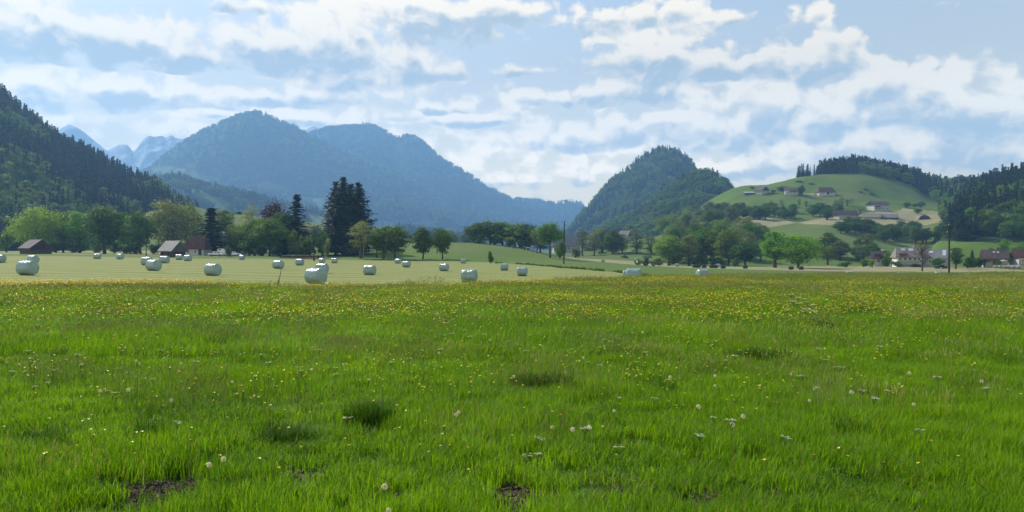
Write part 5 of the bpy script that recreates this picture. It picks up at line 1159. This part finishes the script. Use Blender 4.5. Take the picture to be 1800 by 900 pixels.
GP.append(b.mesh('soil_crumbs', [mat('soil_crumb', (.085, .058, .04), .95, .4, 9)]))    # 24
MARGIN = [1.2, 4.5]      # the meadow goes on beyond the frame
def cover(Y0, Y1, spacing, seed, mx=None, add=None):
    mx = MARGIN[0]; add = MARGIN[1] if add is None else max(add, MARGIN[1])
    r_ = np.random.default_rng(seed); W1 = .65*Y1*mx + add; n = int(2*W1*(Y1-Y0)/spacing**2)
    X = r_.uniform(-W1, W1, n); Y = r_.uniform(Y0, Y1, n); k = np.abs(X) < .65*Y*mx + add; return X[k], Y[k], r_
gP, gR, gS, gI = [], [], [], []
def put_grass(X, Y, sc_, idx, r_, tilt=.06, sxy=None, dz=0.0):
    Z = GROUND.z(X, Y) + np.where(Y < 14, fbm(X*2.2, Y*2.2, 3)*.05, 0) + dz; n = len(X)
    gP.append(np.stack([X, Y, Z], 1)); gR.append(np.stack([r_.normal(0, tilt, n), r_.normal(0, tilt, n), r_.uniform(0, 6.283, n)], 1))
    s_ = np.ones(n) if sxy is None else sxy; gS.append(np.stack([s_, s_, sc_], 1)); gI.append(idx)
DARK = [(95, 790, .35), (260, 782, .28), (500, 790, .3), (640, 757, .3), (120, 588, .5), (95, 640, .3), (390, 620, .3), (945, 690, .35), (1330, 640, .4), (745, 740, .2), (560, 700, .2), (1460, 770, .25), (1170, 700, .25), (1640, 700, .3)]
DK = [((px-900)/F*1.72*F/(py-HOR), 1.72*F/(py-HOR), s_) for px, py, s_ in DARK]
def darkness(X, Y):
    d = np.zeros(len(X))
    for (x, y, s_) in DK: d = np.maximum(d, 1 - np.sqrt(((X-x)/(s_*1.1))**2 + ((Y-y)/(s_*.8))**2))
    return d
# near: 3.6 - 13 m
X, Y, r_ = cover(3.4, 13, .135, 41)
so_ = soil_at(X, Y); hn = fbm(X*1.1, Y*1.1, 4); dk = darkness(X, Y)
keep = (so_ < .02 + r_.uniform(-.12, .10, len(X)))
X, Y, hn, dk, so_ = X[keep], Y[keep], hn[keep], dk[keep], so_[keep]
u = r_.random(len(X)); idx = r_.integers(0, 5, len(X)); bare_ = sstep(7.0, 5.4, Y)*(fbm(X*1.7+5, Y*2.5, 3) > .22)
idx = np.where(u < .11, 7 + r_.integers(0, 2, len(X)), idx); idx = np.where(bare_ > .3, np.where(u < .5, 21 + r_.integers(0, 2, len(X)), idx), idx); idx = np.where(dk*(1 + 2.2*fbm(X*2.6+3, Y*2.6, 3)) + r_.normal(0, .12, len(X)) > .42, 5 + r_.integers(0, 2, len(X)), idx)
put_grass(X, Y, np.clip(.82 + hn*.55, .5, 1.3)*(1 - .35*bare_), idx, r_)
X, Y, r_ = cover(3.4, 8.5, .13, 46); k = soil_at(X, Y) > -.25; X, Y = X[k], Y[k]; put_grass(X, Y, r_.uniform(.7, 1.5, len(X)), np.where(r_.random(len(X)) < .5, 23, 24), r_)
k = r_.random(len(X)) < .30; X, Y = X[k], Y[k]; put_grass(X, Y, r_.uniform(.6, 1.6, len(X)), 21 + r_.integers(0, 2, len(X)), r_)
X, Y, r_ = cover(3.4, 12, .5, 42); put_grass(X, Y, r_.uniform(.7, 1.1, len(X)), np.full(len(X), 20), r_)
X, Y, r_ = cover(5.5, 13, 1.0, 45); k = fbm(X*.6, Y*.6+7, 3) > -.05; X, Y = X[k], Y[k]; put_grass(X, Y, r_.uniform(.55, .8, len(X)), 16 + r_.integers(0, 2, len(X)), r_, sxy=r_.uniform(.5, .8, len(X)))
# middle: 12 - 31 m
X, Y, r_ = cover(12, 31, .42, 43); hn = fbm(X*.5, Y*.5, 4); u = r_.random(len(X))
idx = np.where(u < .1, 16 + r_.integers(0, 2, len(X)), 9 + r_.integers(0, 4, len(X))); put_grass(X, Y, np.clip(.85 + hn*.7, .5, 1.35), idx, r_)
# dark clumps further out
X, Y, r_ = cover(12, 30, 2.6, 47); k = fbm(X*.3+9, Y*.3, 3) > .28; X, Y = X[k], Y[k]; put_grass(X, Y, r_.uniform(.9, 1.3, len(X)), 5 + r_.integers(0, 2, len(X)), r_, sxy=r_.uniform(1, 2.4, len(X)))
# far: 30 m to the meadow edge
X, Y, r_ = cover(30, 150, .95, 44, 1.06, 3); px = 900 + F*X/Y; k = (Y < meadow_edge(px) + r_.uniform(-.8, .8, len(X))) & ((Y < 75) | (r_.random(len(X)) < .55)) & (Y < 130)
X, Y, px = X[k], Y[k], px[k]; hn = fbm(X*.25, Y*.25, 4); u = r_.random(len(X)); sp_ = np.where(px > 1050, np.where(Y > 48, .5, .25), .10)
idx = np.where(u < sp_, 18 + r_.integers(0, 2, len(X)), 13 + r_.integers(0, 3, len(X))); put_grass(X, Y, np.clip(.85 + hn*.5, .6, 1.2), idx, r_)
px = np.linspace(870, 1200, 150) + np.random.default_rng(9).normal(0, 1.2, 150); Y = np.interp(px, [880, 935, 985, 1080, 1150, 1200], [214, 190, 160, 150, 118, 78]) + np.random.default_rng(8).normal(0, 1.2, 150)
r_ = np.random.default_rng(77); X = (px-900)/F*Y; k = fbm(px*.06, px*.02, 3) > -.15; X, Y = X[k], Y[k]; put_grass(X, Y, r_.uniform(.9, 2.2, len(X)), 5 + r_.integers(0, 2, len(X)), r_, sxy=r_.uniform(1.5, 3.4, len(X)))
instancer('meadow_grass', 'tall lush green meadow grass with seed heads', 'grass', np.concatenate(gP), np.concatenate(gR), np.concatenate(gS), np.concatenate(gI), GP)

# ------------------------------------------------------------------ flowers
MARGIN = [1.10, 1.2]
def flower(b, x, y, h, r0, r, stem=True, tilt=.35, petals=5):
    n = np.array([r.normal(0, tilt), r.normal(0, tilt), 1.0]); n /= np.linalg.norm(n); a = np.cross(n, [1, 0, 0]); a /= np.linalg.norm(a); c = np.cross(n, a); o = np.array([x, y, h])
    for k in range(petals):
        t0 = 2*math.pi*k/petals; t1 = t0 + 2*math.pi/petals*.92; tm = (t0+t1)/2
        V = [o, o + (a*math.cos(t0) + c*math.sin(t0))*r0*.75 + n*r0*.28, o + (a*math.cos(tm) + c*math.sin(tm))*r0 + n*r0*.38, o + (a*math.cos(t1) + c*math.sin(t1))*r0*.75 + n*r0*.28]
        b.add(V, [(0, 1, 2, 3)])
def multi(name, parts):
    """one mesh from several builders with a material each"""
    V = []; Fs = {}; mi = []; n0 = 0; mats_ = []; order = []
    for i, (b, m) in enumerate(parts):
        mats_.append(M[m])
        for v in b.V: V.append(v)
        for k, fl in b.F.items():
            for f in fl: order.append((k, np.asarray(f) + n0, i))
        n0 += b.n
    ks = sorted({k for k, _, _ in order}); Fq = []; mi = []
    for k in ks:
        for kk, f, i in order:
            if kk == k: Fq.append(f); mi += [i]*len(f)
    return npmesh(name, np.concatenate(V), Fq, None, False, mats_, mi)
def buttercup_patch(seed, n, rad, h0, h1, r0):
    r = np.random.default_rng(seed); p = MB(); s_ = MB()
    for k in range(n):
        a = r.uniform(0, 6.28); q = rad*math.sqrt(r.random()); x, y = q*math.cos(a), q*math.sin(a); h = r.uniform(h0, h1)
        flower(p, x, y, h, r0*r.uniform(.7, 1.2), r); s_.tube([(x*.97, y*.97, 0), (x, y, h)], [.0018, .0014], 3)
    return multi('buttercups', [(p, 'yellow'), (s_, 'stem')])
def umbel_mesh(seed, h=.34, R0=.045):
    r = np.random.default_rng(seed); p = MB(); s_ = MB(); s_.tube([(0, 0, 0), (.01, 0, h*.8)], [.003, .0025], 4)
    for k in range(11):
        a = r.uniform(0, 6.28); q = R0*math.sqrt(r.random()); x, y = .01+q*math.cos(a), q*math.sin(a); z = h + r.normal(0, .004); s_.tube([(.01, 0, h*.8), (x, y, z)], [.0015, .001], 3)
        for j in range(5): flower(p, x + r.normal(0, .006), y + r.normal(0, .006), z, .006, r, petals=4)
    return multi('umbel', [(p, 'whitefl'), (s_, 'stem')])
FL = [buttercup_patch(400+i, 7, .3, .22, .42, .014) for i in range(3)] + [buttercup_patch(410+i, 17, .7, .27, .46, .020) for i in range(3)] + [buttercup_patch(430+i, 60, 1.2, .34, .50, .020) for i in range(2)]
def fl_density(X, Y):
    px = 900 + F*X/np.maximum(Y, 1)
    d = fbm(X*.22+3, Y*.3, 4)*1.2 + .30 + np.clip((Y-11)/14, 0, 1)*.62 - .35*sstep(30, 55, Y)*(px > 1000)
    d += .9*np.exp(-((Y - np.interp(px, [0, 700, 1400, 1800], [28, 24, 22, 24]))/5.5)**2)*sstep(300, 700, px)*.6
    return d
X, Y, r_ = cover(8, 24, .62, 51); k = fl_density(X, Y) > .26 + r_.uniform(-.5, .5, len(X)); X, Y = X[k], Y[k]
fP = [(X, Y, r_.integers(0, 3, len(X)) + 3*(Y > 15))]
X, Y, r_ = cover(22, 50, .95, 52, 1.06, 3); px = 900 + F*X/Y; k = (fl_density(X, Y) > .42 + r_.uniform(-.3, .55, len(X))) & ((px < 1060) | (Y < 44)) & (Y < meadow_edge(px)); X, Y = X[k], Y[k]
fP.append((X, Y, np.where(Y < 34, 3 + r_.integers(0, 3, len(X)), 6 + r_.integers(0, 2, len(X)))))
X, Y, r_ = cover(33, 41, .55, 53, 1.06, 3); px = 900 + F*X/Y; k = (px < 430 - (Y-33)*5) & (Y > np.interp(px, [0, 260, 430], [33.5, 36, 38])); X, Y = X[k], Y[k]; fP.append((X, Y, np.full(len(X), 7)))
X = np.concatenate([f[0] for f in fP]); Y = np.concatenate([f[1] for f in fP]); I = np.concatenate([f[2] for f in fP]); n = len(X)
instancer('buttercups', 'countless yellow buttercups spread through the far half of the meadow', 'flowers', np.stack([X, Y, GROUND.z(X, Y)], 1), np.stack([rng.normal(0, .04, n), rng.normal(0, .04, n), rng.uniform(0, 6.28, n)], 1), np.ones((n, 3))*rng.uniform(.85, 1.1, (n, 1)), I, FL)
# single flowers near the camera
sp = MB(); ss = MB(); rr = np.random.default_rng(5); flower(sp, 0, 0, .26, .013, rr, tilt=.1, petals=5); ss.tube([(0, 0, 0), (.006, 0, .13), (0, 0, .26)], [.0022, .0018, .0015], 4); SB = multi('buttercup', [(sp, 'yellow'), (ss, 'stem')])
X, Y, r_ = cover(5.2, 12, .40, 61); k = fl_density(X, Y) + .34 > .5 + r_.uniform(-.35, .6, len(X)); X, Y = X[k], Y[k]; o_ = np.argsort(Y)[:260]; X, Y = X[o_], Y[o_]
for x, y in zip(X, Y):
    o = link('buttercup', SB); o.location = (x, y, G(x, y)); o.rotation_euler = (random.gauss(0, .15), random.gauss(0, .15), random.uniform(0, 6.28)); o.scale = (1, 1, random.uniform(.75, 1.25)); tag(o, 'single yellow buttercup in the near meadow grass', 'flower', 'buttercups standing in the near grass')
UM = [umbel_mesh(i) for i in range(3)]
X, Y, r_ = cover(5.2, 20, .6, 62); k = fbm(X*.5+40, Y*.5, 3) > .05 + r_.uniform(-.5, .35, len(X)); X, Y = X[k], Y[k]; o_ = r_.permutation(len(X))[:280]; X, Y = X[o_], Y[o_]
for i, (x, y) in enumerate(zip(X, Y)):
    o = link('white_umbel', UM[i % 3]); o.location = (x, y, G(x, y)); o.rotation_euler = (random.gauss(0, .1), random.gauss(0, .1), random.uniform(0, 6.28)); s_ = random.uniform(.55, 1.0); o.scale = (s_, s_, random.uniform(.6, .95)); tag(o, 'small flat white flower head in the meadow grass', 'flower', 'white umbels in the meadow')
def clock_mesh():
    r = np.random.default_rng(8); p = MB(); s_ = MB(); h = .30; R0 = .026; n = 260
    d = r.normal(size=(n, 3)); d /= np.linalg.norm(d, axis=1, keepdims=True); C = d*R0*r.uniform(.85, 1.0, (n, 1)) + np.array([0, 0, h]); V, Fc = leaves(C, .010, r, d, .6); p.add(V, Fc)
    core = MB(); core.lathe([(.001, h-.006), (.005, h-.003), (.006, h), (.004, h+.004), (.001, h+.006)], 8)
    s_.tube([(0, 0, 0), (.008, 0, h*.5), (0, 0, h-.004)], [.003, .0025, .002], 5)
    return multi('dandelion_clock', [(p, 'fluff'), (core, 'rustfl'), (s_, 'stem')])
CK = clock_mesh()
CLK = [(803,714),(806,706),(977,734),(1003,742),(1040,744),(1309,722),(1287,740),(1220,707),(1180,655),(1255,660),(1598,648),(1725,661),(1391,643),(1497,684),(1430,671),(1261,652),(1420,685),(1600,692),(676,841),(680,866),(368,799),(388,791),(220,679),(184,671),(238,623),(250,623),(331,525),(366,551),(425,580),(198,524),(83,552),(640,575),(770,610),(860,590),(1025,620),(1130,580),(300,690),(545,640),(410,657),(322,630),(1540,600),(1660,610),(900,650),(1075,700)]
for i, (px, py) in enumerate(CLK):
    y = 1.40*F/(py-HOR); x = (px-900)/F*y; o = link('dandelion_clock', CK); o.location = (x, y, G(x, y)); s_ = random.uniform(.58, .85); o.scale = (s_, s_, s_); o.rotation_euler = (random.gauss(0, .08), random.gauss(0, .08), random.uniform(0, 6)); tag(o, 'round white dandelion clock standing in the meadow grass', 'dandelion clock', 'dandelion clocks in the meadow')
# big white cow parsley cluster on the right
for i, (px, py) in enumerate([(1400, 528), (1412, 531), (1396, 536), (1420, 538), (1428, 544), (1383, 553), (1415, 552), (1390, 522), (1432, 556), (1407, 541)]):
    y = 1.30*F/(py-HOR); x = (px-900)/F*y; o = link('cow_parsley', UM[i % 3]); o.location = (x, y, G(x, y)); o.scale = (1.7, 1.7, 1.45); o.rotation_euler.z = i; tag(o, 'tall white cow parsley in the bright cluster on the right', 'flower', 'cow parsley cluster')

# ------------------------------------------------------------------ haze
hm = bpy.data.materials.new('haze'); hm.use_nodes = True; n = NT(hm.node_tree); n.n.remove(n.n['Principled BSDF'])
pv = n.new('ShaderNodeVolumePrincipled'); pv.inputs['Color'].default_value = (.27, .56, 1.0, 1); pv.inputs['Density'].default_value = 2.4e-4; pv.inputs['Anisotropy'].default_value = .2
n.link(pv.outputs[0], n.n['Material Output'].inputs['Volume'])
b = MB(); b.box((0, 3050, 485), (12600, 7200, 1060)); o = link('haze', b.mesh('haze', [hm])); tag(o, 'pale blue air haze filling the valley', 'haze', kind='stuff')
